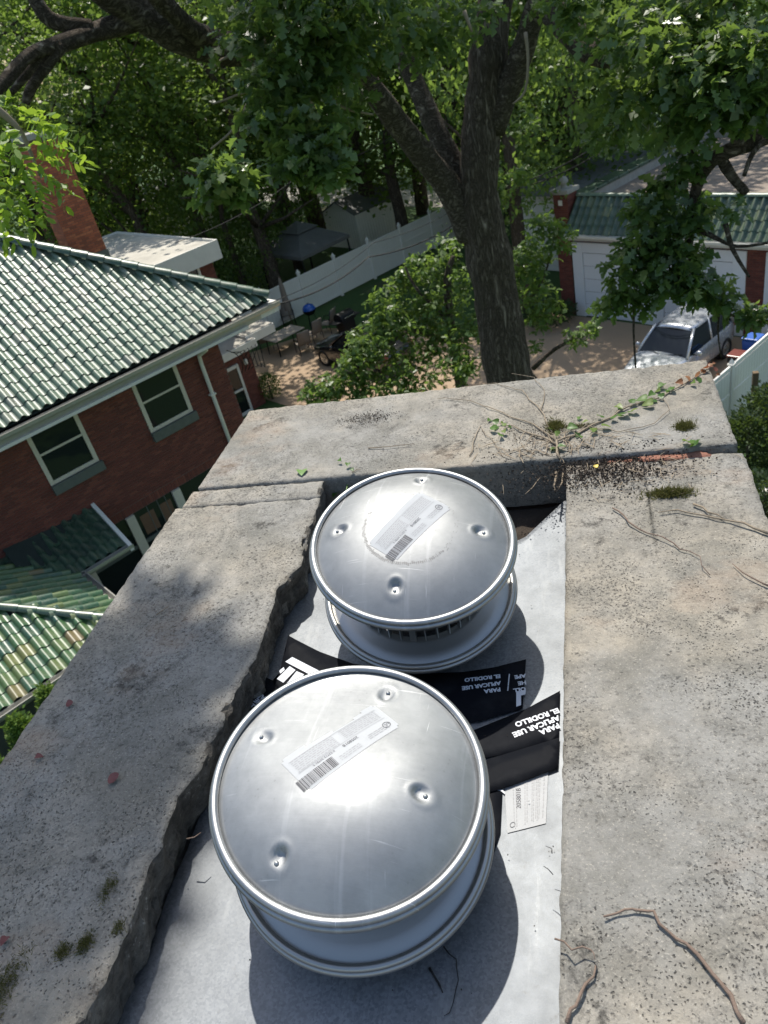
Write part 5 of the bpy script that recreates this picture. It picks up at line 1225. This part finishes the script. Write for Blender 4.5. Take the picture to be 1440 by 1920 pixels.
# ================================================================== vegetation
OAKT = np.array([(0, 0, 0), (.18, -.05, .02), (.30, -.20, .05), (.40, -.07, .02), (.56, -.30, .04), (.64, -.09, .02), (.80, -.24, -.02), (1.0, 0, -.10), (.80, .24, -.02), (.64, .09, .02), (.56, .30, .04), (.40, .07, .02), (.30, .20, .05), (.18, .05, .02)])
OAKT[:, 2] += .25 * np.abs(OAKT[:, 1]); OAKT[:, 2] -= .18 * OAKT[:, 0] ** 2
QUAD = np.array([(0, 0, 0), (.5, -.34, .08), (1, 0, -.06), (.5, .34, .08)])
ELL = np.array([(0, 0, 0), (.25, -.2, .03), (.7, -.21, .03), (1, 0, 0), (.7, .21, .03), (.25, .2, .03)])
def whorls(C, nleaf, size, spread=.25):
    """each centre carries a rosette of leaves"""
    N = len(C); P = np.repeat(C, nleaf, 0); D = rng.normal(size=(N * nleaf, 3)) * [1, 1, .55] + [0, 0, -.12]
    P = P + D / np.linalg.norm(D, axis=1)[:, None] * size * spread * rng.random((N * nleaf, 1))
    return P, D, rng.uniform(.65, 1.15, N * nleaf) * size
def add_leaves(name, parent, P, D, S, tmpl, mat, up=.62, cols=None, kind=None):
    org = parent_loc(parent); me = leaf_mesh(name, tmpl, P - org, rot_frames(D, up), S, cols); me.materials.append(mat)
    o = bpy.data.objects.new(name, me); COL.objects.link(o); o.parent = parent
    if kind: o['kind'] = kind
    return o
def limb(pts, parent, name='limb', n=14, wob=.05, mat=None):
    mat = mat or ('bark' if name == 'trunk' else 'bark_limb')
    """pts: (point, radius); smoothed and made uneven"""
    P = np.array([p for p, r in pts], float); R = np.array([r for p, r in pts]); out = []; rad = []
    m = len(P)
    for i in range(m - 1):
        p0, p1, p2, p3 = P[max(i - 1, 0)], P[i], P[i + 1], P[min(i + 2, m - 1)]; k = max(3, int(np.linalg.norm(p2 - p1) / .18))
        for j in range(k):
            t = j / k; out.append(.5 * ((2 * p1) + (-p0 + p2) * t + (2 * p0 - 5 * p1 + 4 * p2 - p3) * t * t + (-p0 + 3 * p1 - 3 * p2 + p3) * t ** 3)); rad.append((R[i] * (1 - t) + R[i + 1] * t) * rnd.uniform(.95, 1.06))
    out.append(P[-1]); rad.append(R[-1])
    b = MB(); b.tube(out, rad, n, True, wob); return b.build(name, MT[mat], parent, True)
def X(px, py, d): return atd(px, py, d)
SUNV = SUN
def shadow_xy(P, z): t = (P[:, 2] - z) / SUNV[2]; return P[:, :2] - SUNV[:2] * t[:, None]
def keep_light(P):
    """canopy gaps: leave the sunlit chimney top and the sunlit house roof free"""
    s = shadow_xy(P, ZC); bad = (s[:, 0] > -1.25) & (s[:, 0] < .65) & (s[:, 1] > -.6) & (s[:, 1] < 2.5)
    s2 = shadow_xy(P, 7.2); u = s2 @ AU[:2]; v = s2 @ BV[:2]; bad |= (u > -2) & (u < 11.5) & (v < -15) & (v > -29)
    s3 = shadow_xy(P, 1.0); u = s3 @ AU[:2]; v = s3 @ BV[:2]; bad |= (u > 17.5) & (u < 23.2) & (v < -9.5) & (v > -13.2) & (rng.random(len(P)) < .85)
    s4 = shadow_xy(P, 11.2); bad |= (s4[:, 0] > -3.6) & (s4[:, 0] < -1.2) & (s4[:, 1] > 2.0) & (s4[:, 1] < 4.6)
    return P[~bad]
# ---- big oak
oak = thing('oak_tree', (-1.25, 12, 0), 'massive furrowed oak trunk forking just beyond the chimney', 'tree')
limb([((-1.15, 12.0, -.1), .75), ((-1.17, 12.0, 1.2), .55), (X(980, 800, 12), .43), (X(953, 700, 12), .385), (X(935, 590, 12), .345), (X(917, 480, 12), .335), (X(897, 400, 12), .34), (X(897, 330, 12), .28), (X(905, 220, 12.1), .26), (X(915, 110, 12.1), .25), (X(928, 0, 12.2), .22), (X(930, -120, 12.4), .22), ((-.9, 12.5, 16.5), .17), ((-1.4, 12.2, 20), .08)], oak, 'trunk', 30, .06)
for pts in ([(885, 440, 12, .24), (840, 350, 11.9, .20), (775, 270, 11.6, .165), (700, 170, 11.1, .14), (640, 95, 10.6, .15), (560, 20, 10, .12), (480, -60, 9.4, .08)],
            [(880, 370, 12.1, .19), (830, 270, 12.3, .16), (785, 170, 12.6, .14), (735, 50, 12.9, .14), (700, -60, 13.2, .1)],
            [(918, 240, 12.1, .22), (960, 150, 12.0, .17), (985, 80, 11.8, .15), (1005, 10, 11.6, .13), (1030, -60, 11.4, .1)],
            [(1000, -40, 10.6, .16), (1030, 10, 10.3, .16), (1065, 50, 10, .145), (1100, 90, 9.7, .13), (1150, 105, 9.4, .11), (1215, 85, 9.2, .085), (1300, 75, 9, .05)],
            [(640, 105, 10.4, .13), (560, 105, 9.6, .12), (480, 95, 8.9, .135), (400, 88, 8.4, .14), (325, 58, 8.0, .15), (250, 15, 7.8, .145), (190, -25, 7.6, .13), (120, -80, 7.4, .14)],
            [(285, 30, 7.95, .09), (205, 52, 7.7, .075), (120, 80, 7.4, .06), (60, 100, 7.2, .045), (15, 145, 7.0, .045), (-30, 200, 6.8, .03)],
            [(115, 85, 7.35, .05), (85, 125, 7.3, .045), (58, 165, 7.3, .04), (48, 195, 7.3, .028)],
            [(170, 52, 7.6, .06), (105, 42, 7.5, .06), (75, 15, 7.5, .055), (55, -30, 7.5, .05)],
            [(85, 90, 7.3, .03), (50, 140, 7.2, .03), (20, 175, 7.2, .022)],
            [(400, 88, 8.3, .09), (330, 30, 7.6, .08), (250, -60, 7, .07), (150, -200, 6.2, .05), (60, -420, 5.5, .03)]):
    limb([(X(a, b_, d), r) for a, b_, d, r in pts], oak)
for pts in ([(490, 60), (470, 110), (478, 160), (440, 180), (398, 195)], [(478, 110), (430, 105), (395, 130)], [(500, 45), (478, 95), (455, 130)], [(478, 120), (465, 190), (440, 240), (395, 280)], [(520, 70), (490, 85), (470, 80), (430, 55)], [(478, 140), (490, 180), (482, 215)],
            [(590, 140), (580, 180), (595, 215), (605, 265)], [(590, 150), (640, 200), (700, 215)], [(520, 200), (480, 230), (500, 240), (560, 270)], [(985, 60), (990, 110), (985, 170), (962, 195)], [(870, 20), (885, 60)]):
    limb([(X(a, b_, 7.9), .017 * (1 - .7 * i / len(pts))) for i, (a, b_) in enumerate(pts)], oak, 'dead_branch', 6, .1, 'stem')
def clump_pts(px, py, rpx, d, n, flat=.75):
    c = X(px, py, d); r = rpx * d / 1440; Q = rng.normal(size=(n * 3, 3)); Q /= np.linalg.norm(Q, axis=1)[:, None]; Q = Q[:n] * (rng.random((n, 1)) ** .4); return c + Q * r * [1, 1.1, flat]
near = [(560, 60, 110, 7.4, 90), (650, 30, 90, 7.6, 60), (510, 160, 60, 7.0, 34), (600, 130, 70, 7.2, 40), (455, 40, 70, 7.6, 34), (720, 30, 90, 8.2, 46), (800, 60, 70, 8.6, 34), (870, 20, 50, 9, 20), (590, 10, 90, 7.2, 44),
        (420, 325, 44, 6.0, 22), (395, 365, 24, 6.0, 6), (445, 350, 24, 6, 7), (590, 285, 48, 6.6, 26), (540, 235, 50, 6.8, 22), (610, 245, 40, 6.9, 20), (620, 320, 32, 6.5, 12), (530, 300, 26, 6.6, 8), (480, 215, 30, 6.8, 10), (690, 100, 60, 8.4, 26), (650, 190, 40, 8, 14),
        (1240, 120, 90, 7.0, 70), (1350, 150, 90, 6.8, 70), (1330, 50, 90, 7.2, 56), (1130, 30, 70, 8.2, 34), (1180, 180, 60, 7.4, 34), (1290, 220, 60, 6.8, 30), (1400, 90, 70, 6.9, 40), (1420, 200, 40, 6.8, 20), (1060, 20, 60, 8.8, 26), (1150, 230, 50, 7.8, 20), (1240, 10, 80, 7.6, 40)]
C = np.concatenate([clump_pts(*q) for q in near]); P, D, S = whorls(C, 7, .155); add_leaves('crown', oak, P, D, S, OAKT, MT['oak'])
# unseen upper crown, gapped over the chimney
Q = rng.normal(size=(420, 3)); Q /= np.linalg.norm(Q, axis=1)[:, None]; Q *= rng.random((420, 1)) ** .33; CC = np.array([-1.0, 11.5, 19.0]) + Q * [9.5, 8.5, 6.0]
C = np.concatenate([c + rng.normal(size=(9, 3)) * .42 for c in CC]); C = C[[not visible(c) for c in C]]; C = keep_light(C)
P, D, S = whorls(C, 6, .19); add_leaves('upper_crown', oak, P, D, S, QUAD * [1, 1.1, 1], MT['oak'])
for a in range(9):
    e = np.array([math.cos(a * .7), math.sin(a * .7), 0]); limb([((-1.0, 12.4, 14.5 + .4 * a), .12), (np.array([-1.0, 12.4, 16 + .4 * a]) + e * 3, .08), (np.array([-1.0, 12.2, 17.5 + .3 * a]) + e * 7, .03)], oak, 'limb', 6)
# overhanging spray that shades the left capping stone
dis = [(300, 1190, .10, 9), (240, 1215, .14, 9.6), (120, 1390, .16, 9.2), (265, 1360, .13, 10), (60, 1540, .15, 9.4), (175, 1520, .11, 9.8), (380, 1270, .06, 9.5), (20, 1700, .12, 9.9), (300, 1290, .10, 9.3), (190, 1300, .13, 9.6), (60, 1640, .10, 9.6), (90, 1720, .07, 9.4), (20, 1820, .09, 9.8), (150, 1620, .08, 9.2), (10, 1480, .12, 9.5), (230, 1450, .10, 9.5)]
cen = []; Ps = []; Ds = []; Ss = []
for (px, py, r, t) in dis:
    g0 = onz(px, py, ZC); t *= .68; c = g0 + SUN * t; cen.append(c); r *= 1.0; n = int(60 * (r / .12) ** 2) + 10; q = rng.normal(size=(n, 3)); q /= np.linalg.norm(q, axis=1)[:, None]; q *= rng.random((n, 1)) ** .5
    Ps.append(c + q * r * .95); Ds.append(rng.normal(size=(n, 3)) * [1, 1, .3]); Ss.append(rng.uniform(.10, .14, n))
add_leaves('overhanging_spray', oak, np.concatenate(Ps) , np.concatenate(Ds), np.concatenate(Ss), OAKT, MT['oak'], .8)
cen = sorted(cen, key=lambda c: c[1]); limb([((-1.2, 12.3, 17.0), .09), ((-3.0, 8.0, 17.0), .05)] + [((c[0], c[1], c[2] + .1), .018) for c in cen[::-3]], oak, 'limb', 6)
# ---- second oak whose branch hangs at the right
oak2 = thing('oak_tree', (7.2, 9.5, 0), 'oak branch hanging with dark leaves in front of the garage at right', 'tree')
limb([((7.2, 9.5, -.1), .5), ((7.1, 9.5, 5), .36), ((6.9, 9.3, 10), .28), ((6.6, 9.2, 14), .2), ((6.8, 9, 18), .1)], oak2, 'trunk', 16)
for pts in ([(1900, 140, 11.2, .16), (1640, 190, 8.5, .13), (1500, 225, 7.4, .09), (1440, 252, 7.1, .075), (1385, 275, 7.0, .062), (1335, 300, 7.0, .055), (1308, 345, 7.1, .045), (1298, 400, 7.1, .045), (1290, 470, 7.1, .03)],
            [(1345, 285, 7.05, .045), (1372, 330, 7.0, .04), (1400, 362, 7.0, .03)], [(1300, 300, 7.1, .05), (1275, 225, 7.1, .04), (1240, 170, 7.1, .03)],
            [(1440, 250, 7.05, .03), (1410, 290, 6.9, .02), (1395, 330, 6.8, .015)], [(1360, 420, 6.8, .02), (1375, 470, 6.8, .018), (1405, 520, 6.8, .01)], [(1440, 455, 6.8, .012), (1380, 462, 6.8, .012), (1330, 440, 6.9, .02), (1300, 430, 7, .025)], [(1290, 470, 7.1, .025), (1235, 500, 7, .018), (1160, 520, 6.9, .01)], [(1290, 470, 7.1, .025), (1330, 560, 7, .015), (1390, 600, 6.9, .01)],
            [(1190, 560, 6.9, .012), (1188, 620, 6.9, .010), (1192, 690, 6.9, .008)], [(1350, 560, 6.9, .012), (1346, 620, 6.9, .008), (1352, 670, 6.9, .006)], [(1000, 690, 13.5, .05), (1040, 655, 13.2, .035), (1090, 630, 13, .02)]):
    limb([(X(*p[:3]), p[3]) for p in pts], oak2)
nr2 = [(1255, 345, 28, 7.0, 16), (1225, 395, 36, 7.0, 28), (1285, 405, 36, 7.0, 26), (1215, 460, 38, 6.9, 30), (1270, 470, 36, 6.9, 24), (1180, 500, 34, 6.8, 24), (1240, 525, 44, 6.9, 34), (1300, 520, 38, 6.8, 24), (1170, 550, 28, 6.9, 16), (1345, 560, 26, 6.8, 14), (1400, 590, 22, 6.8, 12), (1295, 555, 22, 6.8, 10), (1150, 580, 18, 6.9, 6), (1430, 585, 16, 6.8, 6), (1370, 400, 16, 6.9, 3), (1205, 575, 16, 6.9, 5), (1290, 300, 28, 7, 12)]
C = np.concatenate([clump_pts(*q) for q in nr2]); P, D, S = whorls(C, 6, .145); add_leaves('crown', oak2, P, D, S, OAKT, MT['oak'])
Q = rng.normal(size=(160, 3)); Q /= np.linalg.norm(Q, axis=1)[:, None]; CC = np.array([7.5, 10.5, 17.0]) + Q * [5, 6.0, 5.0]; C = np.concatenate([c + rng.normal(size=(8, 3)) * .4 for c in CC]); C = C[[not visible(c) for c in C]]; C = keep_light(C)
P, D, S = whorls(C, 6, .19); add_leaves('upper_crown', oak2, P, D, S, QUAD, MT['oak'])
# ---- understorey oak behind the trunk
def xz(px, py, d): p = X(px, py, d); return (p[0], p[1], 0)
yo = thing('young_oak_tree', xz(830, 600, 15), 'leafy light green young oak around the foot of the big trunk', 'tree')
y0 = X(830, 600, 15); limb([((y0[0], y0[1], 0), .14), ((y0[0] + .1, y0[1], 3), .11), (tuple(X(840, 560, 15)), .08), (tuple(X(850, 480, 15)), .04)], yo, 'trunk', 10)
for pts in ([(832, 640, 15, .06), (770, 620, 14.8, .04), (700, 670, 14.4, .025), (620, 720, 14.2, .012)], [(840, 600, 15, .05), (780, 540, 15, .03), (760, 500, 15.2, .015)], [(835, 620, 15, .05), (940, 590, 14.2, .035), (1010, 540, 13.6, .02), (1040, 440, 13.4, .012)]): limb([(X(*p[:3]), p[3]) for p in pts], yo, 'limb', 8)
mid = [(760, 590, 60, 15, 90), (830, 560, 60, 15.2, 90), (700, 670, 60, 14.6, 90), (860, 640, 50, 14.4, 60), (640, 725, 46, 14.2, 60), (790, 690, 70, 14.2, 110), (590, 735, 30, 14, 26), (720, 610, 40, 14.8, 50), (690, 640, 46, 14.6, 60), (830, 470, 40, 15.4, 36), (790, 510, 46, 15.4, 60), (850, 520, 40, 15, 40), (735, 720, 50, 14, 70), (870, 690, 40, 13.8, 50), (660, 690, 40, 14.3, 50), (750, 530, 36, 15.4, 36), (800, 630, 50, 14.8, 70), (610, 735, 36, 14.1, 40), (680, 740, 44, 14, 60), (900, 600, 30, 14.6, 24), (720, 570, 40, 15, 40),
       (1000, 480, 44, 13.4, 50), (1020, 430, 36, 13.4, 34), (1000, 545, 46, 13.4, 50), (1050, 450, 34, 13.2, 28), (1010, 600, 30, 13.2, 22), (985, 500, 40, 13.6, 40), (1040, 580, 22, 13.2, 10), (1080, 632, 26, 13, 18), (1110, 615, 18, 13, 10), (1000, 650, 20, 13, 8), (960, 330, 30, 13.8, 20), (985, 240, 36, 14, 26)]
C = np.concatenate([clump_pts(*q) for q in mid]); P, D, S = whorls(C, 6, .135); add_leaves('crown', yo, P, D, S, OAKT[::1], MT['oak_light'])
# ---- tree standing by the garage corner, shades the drive
def proto_tree(seed, hgt, rad, nclump, nleaf, size, mat, low=.25):
    R = np.random.default_rng(seed); root = empty('background_tree', (0, 0, 0)); b = MB(); rr = random.Random(seed)
    pts = [np.array([0, 0, 0.])]; 
    for k in range(1, 8): pts.append(np.array([rr.uniform(-.25, .25) * k * .4, rr.uniform(-.25, .25) * k * .4, hgt * .78 * k / 7]))
    b.tube(pts, [.34 * hgt / 18 * (1.15 - k / 7.5) for k in range(8)], 9, True, .05)
    for k in range(9):
        i = rr.randint(2, 6); a = rr.uniform(0, 6.28); e = np.array([math.cos(a), math.sin(a), rr.uniform(.1, .7)]); b.tube([pts[i], pts[i] + e * rad * .4, pts[i] + e * rad * .85 + UZ * .3], [.12 * hgt / 18, .07, .02], 6)
    b.build('trunk', MT['bark'], root, True)
    q = R.normal(size=(nclump, 3)); q /= np.linalg.norm(q, axis=1)[:, None]; q *= R.random((nclump, 1)) ** .2
    c = q * [rad, rad, hgt * (1 - low) / 2] + [0, 0, hgt * (1 + low) / 2]
    P = np.repeat(c, nleaf, 0) + R.normal(size=(nclump * nleaf, 3)) * [.62, .62, .34] * (rad / 5); D = R.normal(size=P.shape) * [1, 1, .5] + [0, 0, -.15]
    tone = np.repeat(R.random(nclump) * .55, nleaf) + R.random(len(P)) * .45
    add_leaves('crown', root, P, D, R.uniform(.7, 1.3, len(P)) * size, QUAD, mat, .55, tone); return root
protos = [proto_tree(1, 20, 5.2, 200, 37, .28, MT['bgleaf'], .12), proto_tree(2, 23, 5.8, 230, 37, .30, MT['bgleaf'], .10), proto_tree(3, 17, 5.0, 180, 37, .27, MT['bgleaf_light'], .14), proto_tree(4, 21, 6.2, 240, 37, .30, MT['bgleaf'], .06)]
spots = [(-47, 42, 0), (-41, 46, 1), (-36, 40, 3), (-33, 52, 0), (-29.5, 45, 1), (-26, 50, 3), (-22, 46, 0), (-18, 52, 1), (-14, 47, 3), (-10.5, 50, 0), (-7.5, 42, 1), (-4, 46, 3), (-.5, 44, 0), (3, 47, 2), (6.5, 44, 1), (10, 46, 2), (14, 44, 3),
         (-44, 62, 2), (-38, 64, 1), (-31, 66, 2), (-24, 66, 0), (-20, 62, 3), (-15, 66, 1), (-9, 64, 2), (-2, 62, 1), (5, 62, 3), (12, 62, 2), (-47, 82, 1), (-36, 84, 3), (-27, 82, 1), (-17, 84, 0), (-6, 82, 3), (4, 80, 2), (14, 80, 0)]
used = [False] * 4
def where(az_):
    for lim, t in ((-38, 'at the far left above the house roof'), (-30, 'behind the house chimney stack'), (-23, 'behind the pale flat roof'), (-15, 'behind the dark gazebo'), (-8, 'seen left of the big oak trunk'), (-2, 'seen just right of the big oak trunk'), (6, 'behind the garage parapet')):
        if az_ < lim: return t
    return 'behind the right half of the garage'
for (az_, d, k) in spots:
    a = math.radians(az_); p = (d * math.sin(a), d * math.cos(a), 0)
    o = protos[k] if not used[k] else copy_tree(protos[k]); used[k] = True
    o.location = p; o.rotation_euler = (0, 0, rnd.uniform(0, 6.28)); s = rnd.uniform(.85, 1.15) * (1 + max(0, d - 45) * .006); o.scale = (s, s, s * rnd.uniform(.92, 1.1))
    tag(o, '%s %s %s' % ('front row' if d < 56 else 'second row' if d < 75 else 'rearmost', 'yellow green maple' if k == 2 else 'tall green tree', where(az_)), 'tree', 'woodland trees beyond the yard')
same = {}
for o in list(COL.objects):
    if o.get('group') == 'woodland trees beyond the yard': same.setdefault(o['label'], []).append(o)
for lb, os_ in same.items():
    os_.sort(key=lambda o: math.atan2(o.location[0], o.location[1]))
    if len(os_) > 1:
        for o, wd in zip(os_, ('left one', 'right one') if len(os_) == 2 else ('left one', 'middle one', 'right one', 'rightmost one')): o['label'] = lb + ', ' + wd
gt = copy_tree(protos[1]); gp = onz(985, 560, .6); gt.location = (gp[0], gp[1], 0); gt.rotation_euler = (0, 0, 1.0); gt.scale = (.62, .62, 1.0); tag(gt, 'tree with straight trunk beside the garage brick pier', 'tree', 'trees around the garage')
gt2 = copy_tree(protos[0]); pq = hp(30.5, -21.5); gt2.location = (pq[0], pq[1], 0); tag(gt2, 'tree rising behind the parapet left of the garage roof', 'tree', 'trees around the garage')
tall_p = proto_tree(9, 17, 5.0, 150, 44, .27, MT['bgleaf'], .42)
for i, (u_, v_, lb) in enumerate([(20.5, -32.2, 'high crowned tree behind the fence shading the patio'), (29.0, -31.8, 'high crowned tree behind the fence shading the lawn'), (16.0, -35.5, 'high crowned tree behind the rear addition')]):
    t = tall_p if i == 0 else copy_tree(tall_p); p_ = hp(u_, v_); t.location = (p_[0], p_[1], 0); t.rotation_euler = (0, 0, i * 2.1); tag(t, lb, 'tree', 'high crowned trees along the fence')
# ivy-hung dark trees next to the gazebo
for (px, d, lb, s) in ((385, 39, 'dark narrow tree between the flat roof and the gazebo', .62), (505, 44, 'dark tree directly behind the gazebo canopy', .8), (330, 40, 'dark tree behind the pale flat roof', .85)):
    t = copy_tree(protos[3]); p_ = X(px, 300, d); t.location = (p_[0], p_[1], 0); t.scale = (s * .7, s * .7, s); t.rotation_euler = (0, 0, rnd.uniform(0, 6)); tag(t, lb, 'tree', 'trees around the gazebo')
# far glimpses
wh = thing('distant_house', hp(34, -73), 'distant pale building glimpsed between trunks above the flat roof', 'building'); p_ = X(300, 385, 62)
MB().box((p_[0], p_[1], 1.6), (9, 6, 3.2), (AU, BV, UZ)).build('wall', MT['vinyl'], wh); MB().box((p_[0], p_[1], 3.4), (9.8, 6.8, .4), (AU, BV, UZ)).build('roof', MT['bronze'], wh)
gh_ = thing('distant_house', X(80, 190, 55) * [1, 1, 0], 'distant house with pale grey roof at the upper left', 'building'); p_ = X(80, 195, 55)
MB().box((p_[0], p_[1], p_[2] / 2 - .3), (5, 5, p_[2] - .6), (AU, BV, UZ)).build('wall', MT['brick'], gh_); MB().box((p_[0], p_[1], p_[2] - .1), (5.8, 5.8, .5), (AU, BV, UZ)).build('roof', MT['flatroof'], gh_)
# ---- locust branch hanging in at the left
loc_ = thing('locust_branch', X(-60, 160, 3.8), 'bright yellow green locust sprays hanging in at the left edge', 'branch')
limb([(X(-140, 120, 3.9), .03), (X(-40, 180, 3.8), .02), (X(30, 235, 3.8), .012), (X(55, 280, 3.8), .008), (X(75, 330, 3.8), .005)], loc_, 'stem', 7, .05, 'stem')
def compound(p0, p1, n=9):
    p0, p1 = np.array(p0), np.array(p1); L = np.linalg.norm(p1 - p0); ax = (p1 - p0) / L; side = _n(np.cross(ax, UZ + rng.normal(size=3) * .35)); P = []; D = []; 
    for i in range(n):
        t = (i + 1) / (n + .6)
        q = p0 + (p1 - p0) * t - UZ * .03 * t * t
        for s in (-1, 1): P.append(q); D.append(side * s + ax * .45 + rng.normal(size=3) * .18)
    P.append(p1 - UZ * .03); D.append(ax)
    P = np.array(P); D = np.array(D); o = add_leaves('compound_leaf', loc_, P, D, rng.uniform(.85, 1.15, len(P)) * .05, ELL, MT['locust'], .6, np.clip(rng.normal(.5, .2, len(P)), 0, 1))
    return o
for (x0, y0, x1, y1, d) in [(40, 240, 162, 292, 3.7), (35, 225, 120, 230, 3.8), (50, 260, 140, 330, 3.6), (60, 290, 118, 372, 3.7), (20, 230, -10, 300, 3.7), (30, 250, 20, 340, 3.6), (55, 300, 35, 390, 3.6), (70, 330, 60, 420, 3.7), (10, 200, 10, 175, 3.9), (0, 260, -20, 350, 3.6), (60, 250, 150, 262, 3.9), (70, 320, 130, 350, 3.8),
                          (20, 300, 0, 400, 3.5), (45, 320, 20, 440, 3.6), (-10, 200, 40, 195, 3.9), (30, 215, 90, 205, 3.9), (0, 330, -15, 430, 3.6), (75, 340, 80, 400, 3.6), (50, 230, 112, 245, 3.8), (25, 270, 55, 345, 3.5), (5, 240, 45, 300, 3.6), (60, 280, 150, 300, 3.75), (40, 350, 55, 445, 3.7), (10, 360, 5, 450, 3.6)]: compound(X(x0, y0, d), X(x1, y1, d + rnd.uniform(-.1, .1)))
# ---- shrubs
def shrub(name, label, p, hgt, rad, n, size, mat, cone=True, grp=None):
    p = np.array([p[0], p[1], 0.]); r = thing(name, p, label, 'shrub', grp); MB().tube([p, p + UZ * hgt * .8], [.06, .02], 7).build('stem', MT['bark'], r)
    t = rng.random(n) ** .8; a = rng.random(n) * 6.283; rr = rad * ((1 - t) ** .6 if cone else np.sqrt(np.clip(1 - (2 * t - 1) ** 2, .05, 1))) * rng.random(n) ** .35
    P = p + np.stack([rr * np.cos(a), rr * np.sin(a), .1 + t * hgt * .95], 1); P += rng.normal(size=P.shape) * .05; D = np.stack([np.cos(a), np.sin(a), rng.uniform(.2, 1.4, n)], 1) + rng.normal(size=(n, 3)) * .3
    add_leaves('foliage', r, P, D, rng.uniform(.6, 1.3, n) * size, QUAD * [1, .8, 1], mat, .3)
q_ = onz(80, 1290, 2.75); shrub('arborvitae', 'bright green arborvitae tip rising beside the porch gutter', q_, 2.75, .55, 3600, .085, MT['conifer'], True, 'arborvitae below the left stone')
q_ = onz(25, 1345, 2.7); shrub('arborvitae', 'bright green arborvitae nearest the lower left of the chimney', q_, 2.7, .65, 4200, .085, MT['conifer'], True, 'arborvitae below the left stone')
q_ = onz(-40, 1420, 2.6); shrub('arborvitae', 'bright green arborvitae cut off by the left frame edge', q_, 2.6, .65, 3600, .085, MT['conifer'], True, 'arborvitae below the left stone')
q_ = onz(512, 748, 0); shrub('round_bush', 'small rounded bush at the corner of the brick wing', q_, .9, .42, 1600, .07, MT['conifer'], False)
for (x, y, hg, lb) in ((1400, 880, 1.8, 'dark conifer shrub behind the right end of the chimney'), (1455, 850, 2.2, 'dark conifer shrub at the right frame edge'), (1430, 990, 1.6, 'low dark shrub lowest at the right frame edge')):
    q_ = onz(x, y, .4); shrub('conifer_shrub', lb, q_, hg, .95, 5200, .10, MT['conifer_dark'], False, 'dark shrubs along the right fence')
q_ = onz(1030, 610, 0); shrub('low_shrub', 'low dark planting by the garage brick pier', q_, .8, 1.0, 2600, .10, MT['conifer_dark'], False)
